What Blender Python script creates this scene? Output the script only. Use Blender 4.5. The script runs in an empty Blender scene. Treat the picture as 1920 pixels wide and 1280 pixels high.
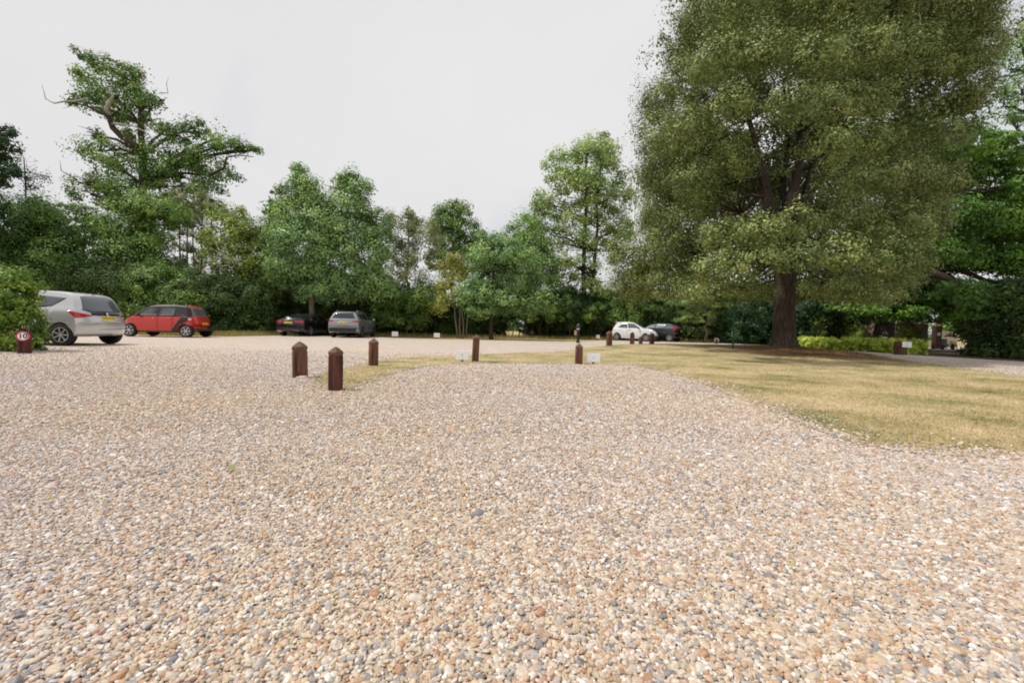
import bpy, bmesh, math, random
import numpy as np
from mathutils import Vector, Matrix, noise, geometry
PI = math.pi
scene = bpy.context.scene
COL = scene.collection

# ---------------------------------------------------------------- camera
F_PX, CW, CH = 800.0, 1920.0, 1280.0
PITCH, ROLL = math.radians(1.8), math.radians(1.28)
CAM_H = 0.80
cam_data = bpy.data.cameras.new('camera')
cam = bpy.data.objects.new('camera', cam_data)
COL.objects.link(cam)
cam_data.sensor_width = 36.0
cam_data.lens = 36.0 * F_PX / CW
cam_data.clip_start, cam_data.clip_end = 0.05, 2000
RM = Matrix.Rotation(PI / 2 - PITCH, 4, 'X') @ Matrix.Rotation(ROLL, 4, 'Z')
cam.matrix_world = Matrix.Translation((0, 0, CAM_H)) @ RM
scene.camera = cam
CAM_O = Vector((0, 0, CAM_H))
R3 = RM.to_3x3()

# ---------------------------------------------------------------- world and sun
SUN_EL, SUN_AZ = math.radians(61), math.radians(263)     # azimuth from +Y clockwise; the sun stands high to the left
world = bpy.data.worlds.new('World')
scene.world = world
world.use_nodes = True
wn, wl = world.node_tree.nodes, world.node_tree.links
wn.clear()
out = wn.new('ShaderNodeOutputWorld')
sky = wn.new('ShaderNodeTexSky'); sky.sky_type = 'NISHITA'; sky.sun_disc = False
sky.sun_elevation = SUN_EL; sky.sun_rotation = SUN_AZ
b1 = wn.new('ShaderNodeBackground'); b1.inputs['Strength'].default_value = 0.13
wl.new(sky.outputs[0], b1.inputs['Color'])
b2 = wn.new('ShaderNodeBackground'); b2.inputs['Strength'].default_value = 1.0
tc = wn.new('ShaderNodeTexCoord')
nz = wn.new('ShaderNodeTexNoise'); nz.inputs['Scale'].default_value = 1.6; nz.inputs['Detail'].default_value = 5
wl.new(tc.outputs['Generated'], nz.inputs['Vector'])
cr = wn.new('ShaderNodeValToRGB')
cr.color_ramp.elements[0].position = 0.3; cr.color_ramp.elements[0].color = (0.76, 0.75, 0.76, 1)
cr.color_ramp.elements[1].position = 0.7; cr.color_ramp.elements[1].color = (0.82, 0.81, 0.815, 1)
wl.new(nz.outputs['Fac'], cr.inputs['Fac']); wl.new(cr.outputs['Color'], b2.inputs['Color'])
nz2 = wn.new('ShaderNodeTexNoise'); nz2.inputs['Scale'].default_value = 2.2; nz2.inputs['Detail'].default_value = 4
wl.new(tc.outputs['Generated'], nz2.inputs['Vector'])
cov = wn.new('ShaderNodeMapRange'); cov.inputs['From Min'].default_value = 0.28; cov.inputs['From Max'].default_value = 0.46
cov.inputs['To Min'].default_value = 0.72; cov.inputs['To Max'].default_value = 1.0
wl.new(nz2.outputs['Fac'], cov.inputs['Value'])
mx = wn.new('ShaderNodeMixShader')
wl.new(cov.outputs[0], mx.inputs['Fac']); wl.new(b1.outputs[0], mx.inputs[1]); wl.new(b2.outputs[0], mx.inputs[2])
wl.new(mx.outputs[0], out.inputs['Surface'])

sd = bpy.data.lights.new('sun', 'SUN'); sd.energy = 3.2; sd.angle = math.radians(3.0); sd.color = (1.0, 0.95, 0.87)
sun = bpy.data.objects.new('sun', sd); COL.objects.link(sun)
sdir = Vector((math.sin(SUN_AZ) * math.cos(SUN_EL), math.cos(SUN_AZ) * math.cos(SUN_EL), math.sin(SUN_EL)))
sun.rotation_euler = sdir.to_track_quat('Z', 'Y').to_euler()
sun.location = sdir * 60

scene.view_settings.view_transform = 'Standard'
scene.view_settings.look = 'None'
scene.view_settings.exposure = 0.0
scene.view_settings.gamma = 1.0
scene.view_settings.use_curve_mapping = False
scene.cycles.max_bounces = 6
scene.cycles.diffuse_bounces = 2
scene.cycles.transparent_max_bounces = 4
scene.cycles.use_denoising = True
scene.cycles.filter_width = 1.9

# ---------------------------------------------------------------- terrain and placing helpers
TREE = (10.35, 16.2)
def hgt(x, y):
    a = 0.27 * math.exp(-((x - 8.5) ** 2 / 52.0 + (y - 17.5) ** 2 / 24.0))
    b = 0.10 * math.exp(-((x - TREE[0]) ** 2 + (y - TREE[1]) ** 2) / 3.2)
    return a + b
def hgt_np(x, y):
    return (0.27 * np.exp(-((x - 8.5) ** 2 / 52.0 + (y - 17.5) ** 2 / 24.0))
            + 0.10 * np.exp(-((x - TREE[0]) ** 2 + (y - TREE[1]) ** 2) / 3.2))
def ray(px, py):
    v = Vector(((px - CW / 2) / F_PX, -(py - CH / 2) / F_PX, -1.0))
    return R3 @ v
def at(px, py, D):
    r = ray(px, py)
    return CAM_O + r * (D / r.y)
def gnd(px, py):
    r = ray(px, py); p = CAM_O + r * (CAM_H / -r.z)
    for _ in range(30):
        p = CAM_O + r * ((CAM_H - hgt(p.x, p.y)) / -r.z)
    return Vector((p.x, p.y, hgt(p.x, p.y)))
def proj(p):
    v = R3.transposed() @ (Vector(p) - CAM_O)
    return (CW / 2 + F_PX * v.x / -v.z, CH / 2 - F_PX * v.y / -v.z)
def gp(px, D):
    x = (px - CW / 2) / F_PX * D
    for _ in range(12):
        q = proj((x, D, hgt(x, D)))
        x += (px - q[0]) / F_PX * D * 0.9
    return Vector((x, D, hgt(x, D)))

# ---------------------------------------------------------------- materials
def mat(name, col, rough=0.6, metal=0.0, coat=0.0, spec=0.5):
    m = bpy.data.materials.new(name); m.use_nodes = True
    b = m.node_tree.nodes['Principled BSDF']
    b.inputs['Base Color'].default_value = (*col, 1)
    b.inputs['Roughness'].default_value = rough
    b.inputs['Metallic'].default_value = metal
    b.inputs['Specular IOR Level'].default_value = spec
    if coat:
        b.inputs['Coat Weight'].default_value = coat; b.inputs['Coat Roughness'].default_value = 0.06
    return m
def N(m, t, **kw):
    n = m.node_tree.nodes.new(t)
    for k, v in kw.items():
        if k in n.inputs: n.inputs[k].default_value = v
        else: setattr(n, k, v)
    return n
def L(m, a, b): m.node_tree.links.new(a, b)
def bs(m): return m.node_tree.nodes['Principled BSDF']
def ramp(m, stops, interp='LINEAR'):
    n = m.node_tree.nodes.new('ShaderNodeValToRGB'); e = n.color_ramp.elements
    n.color_ramp.interpolation = interp
    while len(e) < len(stops): e.new(0.5)
    for i, (p, c) in enumerate(stops):
        e[i].position = p; e[i].color = (*c, 1)
    return n
def noisy(name, stops, scale=4, detail=4, rough=0.8, bump=0.0, stretch=None, dist=0.0):
    """procedural noise coloured material in object coordinates"""
    m = mat(name, (0.5, 0.5, 0.5), rough, spec=0.25)
    t = N(m, 'ShaderNodeTexCoord'); s = t.outputs['Object']
    if stretch:
        mp = N(m, 'ShaderNodeMapping'); mp.inputs['Scale'].default_value = stretch
        L(m, s, mp.inputs['Vector']); s = mp.outputs[0]
    nn = N(m, 'ShaderNodeTexNoise', Scale=scale, Detail=detail, Distortion=dist)
    L(m, s, nn.inputs['Vector'])
    r = ramp(m, stops); L(m, nn.outputs['Fac'], r.inputs['Fac']); L(m, r.outputs[0], bs(m).inputs['Base Color'])
    if bump:
        b = N(m, 'ShaderNodeBump', Strength=1.0, Distance=bump)
        L(m, nn.outputs['Fac'], b.inputs['Height']); L(m, b.outputs[0], bs(m).inputs['Normal'])
    return m

PEB = [(0.00, (0.545, 0.455, 0.345)), (0.15, (0.600, 0.545, 0.465)), (0.30, (0.480, 0.355, 0.240)), (0.42, (0.650, 0.620, 0.580)),
       (0.53, (0.520, 0.380, 0.280)), (0.63, (0.545, 0.475, 0.410)), (0.74, (0.420, 0.405, 0.400)), (0.82, (0.730, 0.730, 0.725)),
       (0.86, (0.235, 0.245, 0.270)), (0.915, (0.430, 0.260, 0.165)), (0.96, (0.310, 0.305, 0.310))]
def tint_pebble(m, colour, pos):
    """broad drifts of yellower and greyer stone, fixed to the ground"""
    n1 = N(m, 'ShaderNodeTexNoise', Scale=0.35, Detail=3.0); L(m, pos, n1.inputs['Vector'])
    r = ramp(m, [(0.35, (1.03, 0.98, 0.91)), (0.62, (0.98, 0.975, 1.04))]); L(m, n1.outputs['Fac'], r.inputs['Fac'])
    x = N(m, 'ShaderNodeMix', data_type='RGBA', blend_type='MULTIPLY'); x.inputs[0].default_value = 1.0
    L(m, colour, x.inputs[6]); L(m, r.outputs[0], x.inputs[7])
    return x.outputs[2]
def gravel_material():
    m = mat('gravel', (0.5, 0.4, 0.3), 0.8, spec=0.25)
    g = N(m, 'ShaderNodeNewGeometry')
    mp = N(m, 'ShaderNodeMapping'); mp.inputs['Scale'].default_value = (1, 1, 0.3)
    wob = N(m, 'ShaderNodeTexNoise', Scale=9.0, Detail=2.0); L(m, g.outputs['Position'], wob.inputs['Vector'])
    add = N(m, 'ShaderNodeVectorMath', operation='MULTIPLY_ADD'); add.inputs[1].default_value = (0.05, 0.05, 0)
    L(m, wob.outputs['Color'], add.inputs[0]); L(m, g.outputs['Position'], add.inputs[2])
    v = N(m, 'ShaderNodeTexVoronoi', Scale=62.0); L(m, add.outputs[0], v.inputs['Vector'])
    sp = N(m, 'ShaderNodeSeparateColor'); L(m, v.outputs['Color'], sp.inputs[0])
    r = ramp(m, PEB, 'CONSTANT'); L(m, sp.outputs[0], r.inputs['Fac'])
    br = N(m, 'ShaderNodeMapRange'); br.inputs['To Min'].default_value = 0.84; br.inputs['To Max'].default_value = 1.12
    L(m, sp.outputs[1], br.inputs['Value'])
    mm = N(m, 'ShaderNodeMix', data_type='RGBA', blend_type='MULTIPLY'); mm.inputs[0].default_value = 1.0
    L(m, r.outputs[0], mm.inputs[6]); L(m, br.outputs[0], mm.inputs[7])
    c = tint_pebble(m, mm.outputs[2], g.outputs['Position'])
    # darker towards the rims of the stone cells
    gr = ramp(m, [(0.0, (1, 1, 1)), (0.52, (1, 1, 1)), (0.82, (0.62, 0.58, 0.54))]); L(m, v.outputs['Distance'], gr.inputs['Fac'])
    m3 = N(m, 'ShaderNodeMix', data_type='RGBA', blend_type='MULTIPLY'); m3.inputs[0].default_value = 0.8
    L(m, c, m3.inputs[6]); L(m, gr.outputs[0], m3.inputs[7])
    n5 = N(m, 'ShaderNodeTexNoise', Scale=1.7, Detail=6.0, Roughness=0.65); L(m, g.outputs['Position'], n5.inputs['Vector'])
    r5 = ramp(m, [(0.34, (0.94, 0.94, 0.95)), (0.5, (1.04, 1.05, 1.07)), (0.68, (1.12, 1.13, 1.15))]); L(m, n5.outputs['Fac'], r5.inputs['Fac'])
    m4 = N(m, 'ShaderNodeMix', data_type='RGBA', blend_type='MULTIPLY'); m4.inputs[0].default_value = 1.0
    L(m, m3.outputs[2], m4.inputs[6]); L(m, r5.outputs[0], m4.inputs[7])
    L(m, m4.outputs[2], bs(m).inputs['Base Color'])
    b = N(m, 'ShaderNodeBump', Strength=0.5, Distance=0.006); b.invert = True
    L(m, v.outputs['Distance'], b.inputs['Height']); L(m, b.outputs[0], bs(m).inputs['Normal'])
    return m
def pebble_material():
    m = mat('pebble', (0.5, 0.4, 0.3), 0.62, spec=0.35)
    oi = N(m, 'ShaderNodeObjectInfo'); g = N(m, 'ShaderNodeNewGeometry')
    r = ramp(m, PEB, 'CONSTANT'); L(m, oi.outputs['Random'], r.inputs['Fac'])
    f = N(m, 'ShaderNodeMath', operation='MULTIPLY'); f.inputs[1].default_value = 137.3; L(m, oi.outputs['Random'], f.inputs[0])
    fr = N(m, 'ShaderNodeMath', operation='FRACT'); L(m, f.outputs[0], fr.inputs[0])
    br = N(m, 'ShaderNodeMapRange'); br.inputs['To Min'].default_value = 0.84; br.inputs['To Max'].default_value = 1.12
    L(m, fr.outputs[0], br.inputs['Value'])
    n = N(m, 'ShaderNodeTexNoise', Scale=160.0, Detail=3.0); L(m, g.outputs['Position'], n.inputs['Vector'])
    r2 = ramp(m, [(0.3, (0.8, 0.77, 0.72)), (0.65, (1.05, 1.05, 1.05))]); L(m, n.outputs['Fac'], r2.inputs['Fac'])
    a = N(m, 'ShaderNodeMix', data_type='RGBA', blend_type='MULTIPLY'); a.inputs[0].default_value = 1.0
    L(m, r.outputs[0], a.inputs[6]); L(m, br.outputs[0], a.inputs[7])
    b = N(m, 'ShaderNodeMix', data_type='RGBA', blend_type='MULTIPLY'); b.inputs[0].default_value = 1.0
    L(m, a.outputs[2], b.inputs[6]); L(m, r2.outputs[0], b.inputs[7])
    L(m, tint_pebble(m, b.outputs[2], g.outputs['Position']), bs(m).inputs['Base Color'])
    return m
def grass_colour(m, pos):
    n1 = N(m, 'ShaderNodeTexNoise', Scale=0.9, Detail=6.0, Roughness=0.62); L(m, pos, n1.inputs['Vector'])
    r = ramp(m, [(0.30, (0.17, 0.19, 0.075)), (0.40, (0.32, 0.29, 0.145)), (0.50, (0.45, 0.37, 0.215)), (0.66, (0.56, 0.455, 0.30))])
    L(m, n1.outputs['Fac'], r.inputs['Fac'])
    n2 = N(m, 'ShaderNodeTexNoise', Scale=14.0, Detail=5.0); L(m, pos, n2.inputs['Vector'])
    r2 = ramp(m, [(0.3, (0.78, 0.80, 0.74)), (0.7, (1.18, 1.14, 1.1))]); L(m, n2.outputs['Fac'], r2.inputs['Fac'])
    a = N(m, 'ShaderNodeMix', data_type='RGBA', blend_type='MULTIPLY'); a.inputs[0].default_value = 1.0
    L(m, r.outputs[0], a.inputs[6]); L(m, r2.outputs[0], a.inputs[7])
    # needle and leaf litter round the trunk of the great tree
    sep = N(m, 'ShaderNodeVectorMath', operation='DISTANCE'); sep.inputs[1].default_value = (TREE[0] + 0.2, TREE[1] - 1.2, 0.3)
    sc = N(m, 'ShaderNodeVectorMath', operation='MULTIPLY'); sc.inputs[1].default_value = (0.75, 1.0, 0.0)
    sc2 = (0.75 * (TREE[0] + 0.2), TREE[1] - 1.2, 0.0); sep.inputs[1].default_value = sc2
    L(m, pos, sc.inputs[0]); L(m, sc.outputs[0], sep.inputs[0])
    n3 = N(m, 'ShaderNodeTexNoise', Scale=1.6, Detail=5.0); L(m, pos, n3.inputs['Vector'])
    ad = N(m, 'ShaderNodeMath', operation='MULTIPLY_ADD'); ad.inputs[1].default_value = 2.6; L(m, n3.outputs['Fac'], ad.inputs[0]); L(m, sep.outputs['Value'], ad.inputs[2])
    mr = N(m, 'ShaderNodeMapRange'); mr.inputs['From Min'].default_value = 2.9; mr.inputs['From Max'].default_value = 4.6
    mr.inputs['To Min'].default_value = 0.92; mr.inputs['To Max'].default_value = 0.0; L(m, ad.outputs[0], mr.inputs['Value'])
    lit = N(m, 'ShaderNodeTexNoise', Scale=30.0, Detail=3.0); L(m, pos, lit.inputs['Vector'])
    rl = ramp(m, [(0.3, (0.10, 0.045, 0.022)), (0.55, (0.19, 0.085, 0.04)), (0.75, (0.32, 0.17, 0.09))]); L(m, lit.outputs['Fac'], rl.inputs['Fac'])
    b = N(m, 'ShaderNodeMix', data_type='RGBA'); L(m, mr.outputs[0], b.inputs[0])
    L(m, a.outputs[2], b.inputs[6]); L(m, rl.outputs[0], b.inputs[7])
    return b.outputs[2]
def lawn_material(blade=False):
    m = mat('grass_blade' if blade else 'dry_lawn', (0.3, 0.25, 0.1), 0.85, spec=0.15)
    g = N(m, 'ShaderNodeNewGeometry')
    c = grass_colour(m, g.outputs['Position'])
    if blade:
        at_ = N(m, 'ShaderNodeAttribute', attribute_name='tint')
        r = ramp(m, [(0, (0.82, 0.88, 0.72)), (0.5, (1.0, 1.0, 0.95)), (1, (1.3, 1.2, 1.15))]); L(m, at_.outputs['Fac'], r.inputs['Fac'])
        a = N(m, 'ShaderNodeMix', data_type='RGBA', blend_type='MULTIPLY'); a.inputs[0].default_value = 1.0
        L(m, c, a.inputs[6]); L(m, r.outputs[0], a.inputs[7]); c = a.outputs[2]
    else:
        n = N(m, 'ShaderNodeTexNoise', Scale=60.0, Detail=4.0); L(m, g.outputs['Position'], n.inputs['Vector'])
        b = N(m, 'ShaderNodeBump', Strength=0.7, Distance=0.02); L(m, n.outputs['Fac'], b.inputs['Height']); L(m, b.outputs[0], bs(m).inputs['Normal'])
    L(m, c, bs(m).inputs['Base Color'])
    return m
def leaf_material(name, dark, mid, light, trans=0.3, rough=0.5):
    m = bpy.data.materials.new(name); m.use_nodes = True
    b = bs(m); b.inputs['Roughness'].default_value = rough; b.inputs['Specular IOR Level'].default_value = 0.3
    a = N(m, 'ShaderNodeAttribute', attribute_name='tint')
    r = ramp(m, [(0.0, dark), (0.5, mid), (1.0, light)]); L(m, a.outputs['Fac'], r.inputs['Fac'])
    L(m, r.outputs[0], b.inputs['Base Color'])
    t = N(m, 'ShaderNodeBsdfTranslucent'); L(m, r.outputs[0], t.inputs['Color'])
    x = N(m, 'ShaderNodeMixShader'); x.inputs[0].default_value = trans
    L(m, b.outputs[0], x.inputs[1]); L(m, t.outputs[0], x.inputs[2])
    L(m, x.outputs[0], m.node_tree.nodes['Material Output'].inputs['Surface'])
    return m

M = {}
M['gravel'] = gravel_material(); M['pebble'] = pebble_material()
M['lawn'] = lawn_material(); M['blade'] = lawn_material(True)
M['field'] = noisy('meadow', [(0.3, (0.30, 0.24, 0.10)), (0.7, (0.46, 0.38, 0.19))], 0.3, 5)
M['litter'] = noisy('leaf_litter', [(0.3, (0.055, 0.038, 0.022)), (0.6, (0.10, 0.07, 0.04)), (0.75, (0.17, 0.12, 0.07))], 6, 6, bump=0.02)
M['verge'] = noisy('dry_verge', [(0.3, (0.19, 0.17, 0.065)), (0.5, (0.37, 0.29, 0.12)), (0.7, (0.50, 0.41, 0.23))], 2.2, 6, bump=0.02)
M['road'] = noisy('far_road', [(0.3, (0.36, 0.31, 0.27)), (0.7, (0.5, 0.45, 0.40))], 5, 4)
M['bark'] = noisy('bark', [(0.3, (0.03, 0.022, 0.015)), (0.5, (0.062, 0.046, 0.031)), (0.7, (0.105, 0.082, 0.056))], 7, 6, bump=0.03, stretch=(3, 3, 0.5))
M['bark_dark'] = noisy('dark_bark', [(0.3, (0.022, 0.017, 0.012)), (0.7, (0.065, 0.048, 0.036))], 6, 5, bump=0.02, stretch=(3, 3, 0.5))
M['bark_pale'] = noisy('pale_bark', [(0.3, (0.13, 0.105, 0.07)), (0.7, (0.30, 0.25, 0.18))], 6, 5, bump=0.01, stretch=(3, 3, 0.6))
M['dead'] = noisy('bleached_wood', [(0.3, (0.25, 0.21, 0.17)), (0.7, (0.50, 0.45, 0.39))], 8, 4)
M['post'] = noisy('stained_timber', [(0.28, (0.05, 0.023, 0.016)), (0.5, (0.125, 0.056, 0.036)), (0.72, (0.21, 0.105, 0.07))], 9, 6, 0.75, 0.006, stretch=(2.2, 2.2, 0.25))
M['post_cap'] = noisy('weathered_timber', [(0.3, (0.085, 0.045, 0.032)), (0.55, (0.15, 0.085, 0.062)), (0.75, (0.26, 0.18, 0.14))], 14, 5, 0.8, 0.004)
M['post_dark'] = noisy('dark_timber', [(0.28, (0.028, 0.011, 0.009)), (0.5, (0.07, 0.024, 0.018)), (0.72, (0.14, 0.055, 0.04))], 9, 6, 0.75, 0.006, stretch=(2.2, 2.2, 0.25))
M['crack'] = mat('split_timber', (0.012, 0.006, 0.004), 0.95)
M['white'] = noisy('white_board', [(0.3, (0.84, 0.87, 0.90)), (0.7, (0.90, 0.91, 0.92))], 3, 3, 0.45)
M['ink'] = mat('ink', (0.05, 0.06, 0.09), 0.6)
M['faint'] = mat('faded_ink', (0.38, 0.42, 0.48), 0.6)
M['black'] = mat('black_metal', (0.012, 0.012, 0.014), 0.4)
M['green_metal'] = noisy('green_paint', [(0.3, (0.01, 0.08, 0.035)), (0.7, (0.015, 0.12, 0.05))], 5, 3, 0.45)
M['red_ring'] = mat('red_reflective', (0.55, 0.045, 0.07), 0.4)
M['stone'] = noisy('pale_stone', [(0.3, (0.36, 0.29, 0.20)), (0.7, (0.60, 0.52, 0.40))], 12, 5, bump=0.01)
M['tan'] = noisy('tan_board', [(0.3, (0.35, 0.27, 0.12)), (0.7, (0.55, 0.45, 0.25))], 10, 3)
# leaves
LM = {
 'holm': leaf_material('holm_oak_leaf', (0.081, 0.123, 0.034), (0.186, 0.241, 0.070), (0.435, 0.477, 0.152), 0.14, 0.42),
 'oak': leaf_material('oak_leaf', (0.063, 0.132, 0.031), (0.141, 0.265, 0.055), (0.334, 0.469, 0.099), 0.18),
 'ash': leaf_material('ash_leaf', (0.112, 0.206, 0.071), (0.225, 0.380, 0.127), (0.438, 0.631, 0.178), 0.18),
 'lime': leaf_material('lime_leaf', (0.170, 0.259, 0.076), (0.320, 0.449, 0.134), (0.573, 0.680, 0.214), 0.30),
 'olive': leaf_material('hazel_leaf', (0.088, 0.144, 0.029), (0.218, 0.317, 0.066), (0.493, 0.581, 0.127), 0.22),
 'birch': leaf_material('birch_leaf', (0.144, 0.187, 0.083), (0.286, 0.334, 0.156), (0.544, 0.534, 0.233), 0.30),
 'dark': leaf_material('shade_dark_leaf', (0.022, 0.045, 0.013), (0.052, 0.094, 0.022), (0.116, 0.175, 0.034), 0.06, 0.75),  # very dark green carries the canopy shade at the wood's foot
 'mid': leaf_material('shrub_leaf', (0.069, 0.136, 0.029), (0.146, 0.253, 0.052), (0.326, 0.460, 0.087), 0.18),
 'gold': leaf_material('turning_leaf', (0.209, 0.230, 0.052), (0.435, 0.459, 0.106), (0.598, 0.670, 0.209), 0.25),
 'chest': leaf_material('chestnut_leaf', (0.046, 0.117, 0.018), (0.103, 0.231, 0.032), (0.240, 0.429, 0.054), 0.22),
 'hedge': leaf_material('euonymus_leaf', (0.316, 0.454, 0.048), (0.550, 0.699, 0.096), (0.833, 0.850, 0.224), 0.30),
 'bush': leaf_material('escallonia_leaf', (0.071, 0.158, 0.022), (0.197, 0.329, 0.046), (0.461, 0.581, 0.115), 0.30),
 'purple': leaf_material('smoke_bush_leaf', (0.146, 0.094, 0.080), (0.279, 0.194, 0.154), (0.439, 0.347, 0.253), 0.20),
 'yew': leaf_material('yew_leaf', (0.019, 0.052, 0.017), (0.037, 0.086, 0.027), (0.072, 0.138, 0.039), 0.05, 0.5),
 'straw': leaf_material('straw_blade', (0.240, 0.220, 0.070), (0.420, 0.360, 0.130), (0.550, 0.480, 0.240), 0.30, 0.8),
}

# ---------------------------------------------------------------- object helpers
def link(name, me, m=None, parent=None, loc=None):
    o = bpy.data.objects.new(name, me); COL.objects.link(o)
    if m is not None and me is not None: me.materials.append(m)
    if parent is not None: o.parent = parent
    if loc is not None: o.location = loc
    return o
def tag(o, label=None, cat=None, group=None, kind=None):
    if label: o['label'] = label
    if cat: o['category'] = cat
    if group: o['group'] = group
    if kind: o['kind'] = kind
    return o
def empty(name, loc, rz=0.0):
    o = bpy.data.objects.new(name, None); COL.objects.link(o)
    o.location = loc; o.rotation_euler = (0, 0, rz); o.empty_display_size = 0.2
    return o
def bm_obj(name, bm, m, parent=None, smooth=False, loc=None):
    me = bpy.data.meshes.new(name); bm.to_mesh(me); bm.free()
    if smooth: me.polygons.foreach_set('use_smooth', [True] * len(me.polygons))
    return link(name, me, m, parent, loc)
def box(bm, c, s, rz=0, bev=0.0):
    r = bmesh.ops.create_cube(bm, size=1.0)
    vs = r['verts']
    bmesh.ops.scale(bm, vec=s, verts=vs)
    if bev:
        es = list({e for v in vs for e in v.link_edges})
        g = bmesh.ops.bevel(bm, geom=es, offset=bev, segments=2, affect='EDGES'); vs = list({v for f in g['faces'] for v in f.verts} | {v for v in vs if v.is_valid})
    if rz: bmesh.ops.rotate(bm, cent=(0, 0, 0), matrix=Matrix.Rotation(rz, 3, 'Z'), verts=vs)
    bmesh.ops.translate(bm, vec=c, verts=vs)
def lathe(bm, prof, axis='Z', seg=24, c=(0, 0, 0), closed=True):
    """prof: list of (radius, height)"""
    rings = []
    for r, h in prof:
        ring = []
        for i in range(seg):
            a = 2 * PI * i / seg
            p = (r * math.cos(a), r * math.sin(a), h)
            if axis == 'Y': p = (p[0], p[2], p[1])
            ring.append(bm.verts.new((p[0] + c[0], p[1] + c[1], p[2] + c[2])))
        rings.append(ring)
    for a, b in zip(rings, rings[1:]):
        for i in range(seg):
            bm.faces.new((a[i], a[(i + 1) % seg], b[(i + 1) % seg], b[i]))
    if closed:
        bm.faces.new(rings[0][::-1]); bm.faces.new(rings[-1])
    bmesh.ops.recalc_face_normals(bm, faces=bm.faces[:])
def tube(bm, pts, radii, seg=8):
    rings = []
    pts = [Vector(p) for p in pts]
    for i, (p, r) in enumerate(zip(pts, radii)):
        d = (pts[min(i + 1, len(pts) - 1)] - pts[max(i - 1, 0)]).normalized()
        u = d.cross(Vector((0.31, 0.95, 0.05))).normalized(); v = d.cross(u)
        rings.append([bm.verts.new(p + (u * math.cos(2 * PI * k / seg) + v * math.sin(2 * PI * k / seg)) * r) for k in range(seg)])
    for a, b in zip(rings, rings[1:]):
        for k in range(seg):
            bm.faces.new((a[k], a[(k + 1) % seg], b[(k + 1) % seg], b[k]))
    bm.faces.new(rings[0][::-1]); bm.faces.new(rings[-1])
def np_mesh(name, verts, faces_n, nper, tint=None):
    me = bpy.data.meshes.new(name)
    nv = len(verts)
    me.vertices.add(nv); me.vertices.foreach_set('co', verts.astype(np.float32).ravel())
    me.loops.add(faces_n * nper); me.loops.foreach_set('vertex_index', np.arange(faces_n * nper, dtype=np.int32))
    me.polygons.add(faces_n)
    me.polygons.foreach_set('loop_start', np.arange(0, faces_n * nper, nper, dtype=np.int32))
    me.polygons.foreach_set('loop_total', np.full(faces_n, nper, dtype=np.int32))
    if tint is not None:
        a = me.attributes.new('tint', 'FLOAT', 'FACE'); a.data.foreach_set('value', tint.astype(np.float32))
    me.update(calc_edges=True)
    return me

# ---------------------------------------------------------------- the ground
def cdt_sheet(name, poly, step, m, lift, jitter=0.0, kind='structure', densify=0.3, seed=1):
    rnd = random.Random(seed)
    b = []
    n = len(poly)
    for i in range(n):
        p, q = Vector(poly[i][:2]), Vector(poly[(i + 1) % n][:2])
        k = max(1, int((q - p).length / densify))
        nrm = Vector((-(q - p).y, (q - p).x)).normalized() if (q - p).length > 0 else Vector((0, 0))
        for j in range(k):
            w = p.lerp(q, j / k)
            b.append(w + nrm * (jitter * (noise.noise(Vector((w.x * 1.7, w.y * 1.7, seed))) + 0.6 * rnd.uniform(-1, 1)) if j else 0))
    xs = [p.x for p in b]; ys = [p.y for p in b]
    pts = list(b)
    x = min(xs)
    while x < max(xs):
        y = min(ys)
        while y < max(ys):
            pts.append(Vector((x + rnd.uniform(-.2, .2) * step, y + rnd.uniform(-.2, .2) * step))); y += step
        x += step
    ed = [(i, (i + 1) % len(b)) for i in range(len(b))]
    v, e, f, *_ = geometry.delaunay_2d_cdt(pts, ed, [], 1, 1e-4)
    me = bpy.data.meshes.new(name)
    me.from_pydata([(p.x, p.y, hgt(p.x, p.y) + lift) for p in v], [], f)
    me.update()
    bmx = bmesh.new(); bmx.from_mesh(me); bmesh.ops.recalc_face_normals(bmx, faces=bmx.faces[:])
    if sum(fc.normal.z for fc in bmx.faces) < 0: bmesh.ops.reverse_faces(bmx, faces=bmx.faces[:])
    # drop what falls outside the outline
    bmx.to_mesh(me); bmx.free()
    me.polygons.foreach_set('use_smooth', [True] * len(me.polygons))
    o = link(name, me, m); o['kind'] = kind
    return o, b

# island of lawn: near edge from pixels on the flat, far edge from depth
near = [(590, 706), (588, 718), (606, 729), (640, 733), (690, 722), (730, 706), (770, 693), (820, 684), (900, 681), (1000, 682), (1100, 683), (1180, 684),
        (1245, 697), (1310, 717), (1370, 742), (1440, 771), (1520, 805), (1610, 838), (1720, 855), (1830, 861), (1925, 866)]
isl = [gnd(*p) for p in near]
isl += [Vector((5.2, 2.6, 0)), Vector((9.5, 3.0, 0)), Vector((13, 4.8, 0))]
far = [(2150, 7.8), (1925, 9.0), (1800, 10.8), (1700, 12.8), (1620, 15.2), (1560, 17.6), (1500, 19.6), (1400, 20.8), (1300, 20.4), (1220, 19.2), (1145, 17.4), (1085, 15.2), (1040, 13.6)]
isl += [gp(*p) for p in far]
isl += [gnd(*p) for p in [(985, 661), (900, 665), (800, 669), (730, 673), (690, 681), (650, 690), (615, 698)]]
ISL = [(p.x, p.y) for p in isl]
lot = [(-60, -6), (60, -6), (60, 10)]
lot += [tuple(gp(*p)[:2]) for p in [(2250, 11.5), (1925, 14.2), (1800, 15.6), (1690, 17.0), (1600, 20.0), (1500, 23.5), (1450, 28.0), (1380, 31.5), (1300, 32.5),
        (1230, 36.0), (1140, 33.0), (1060, 27.5), (900, 26.5), (760, 26.5), (700, 28.5), (560, 28.5), (510, 26), (430, 22.3), (330, 21.2), (220, 21.5), (60, 24), (-200, 26)]]
lot += [(-60, 24)]
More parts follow.
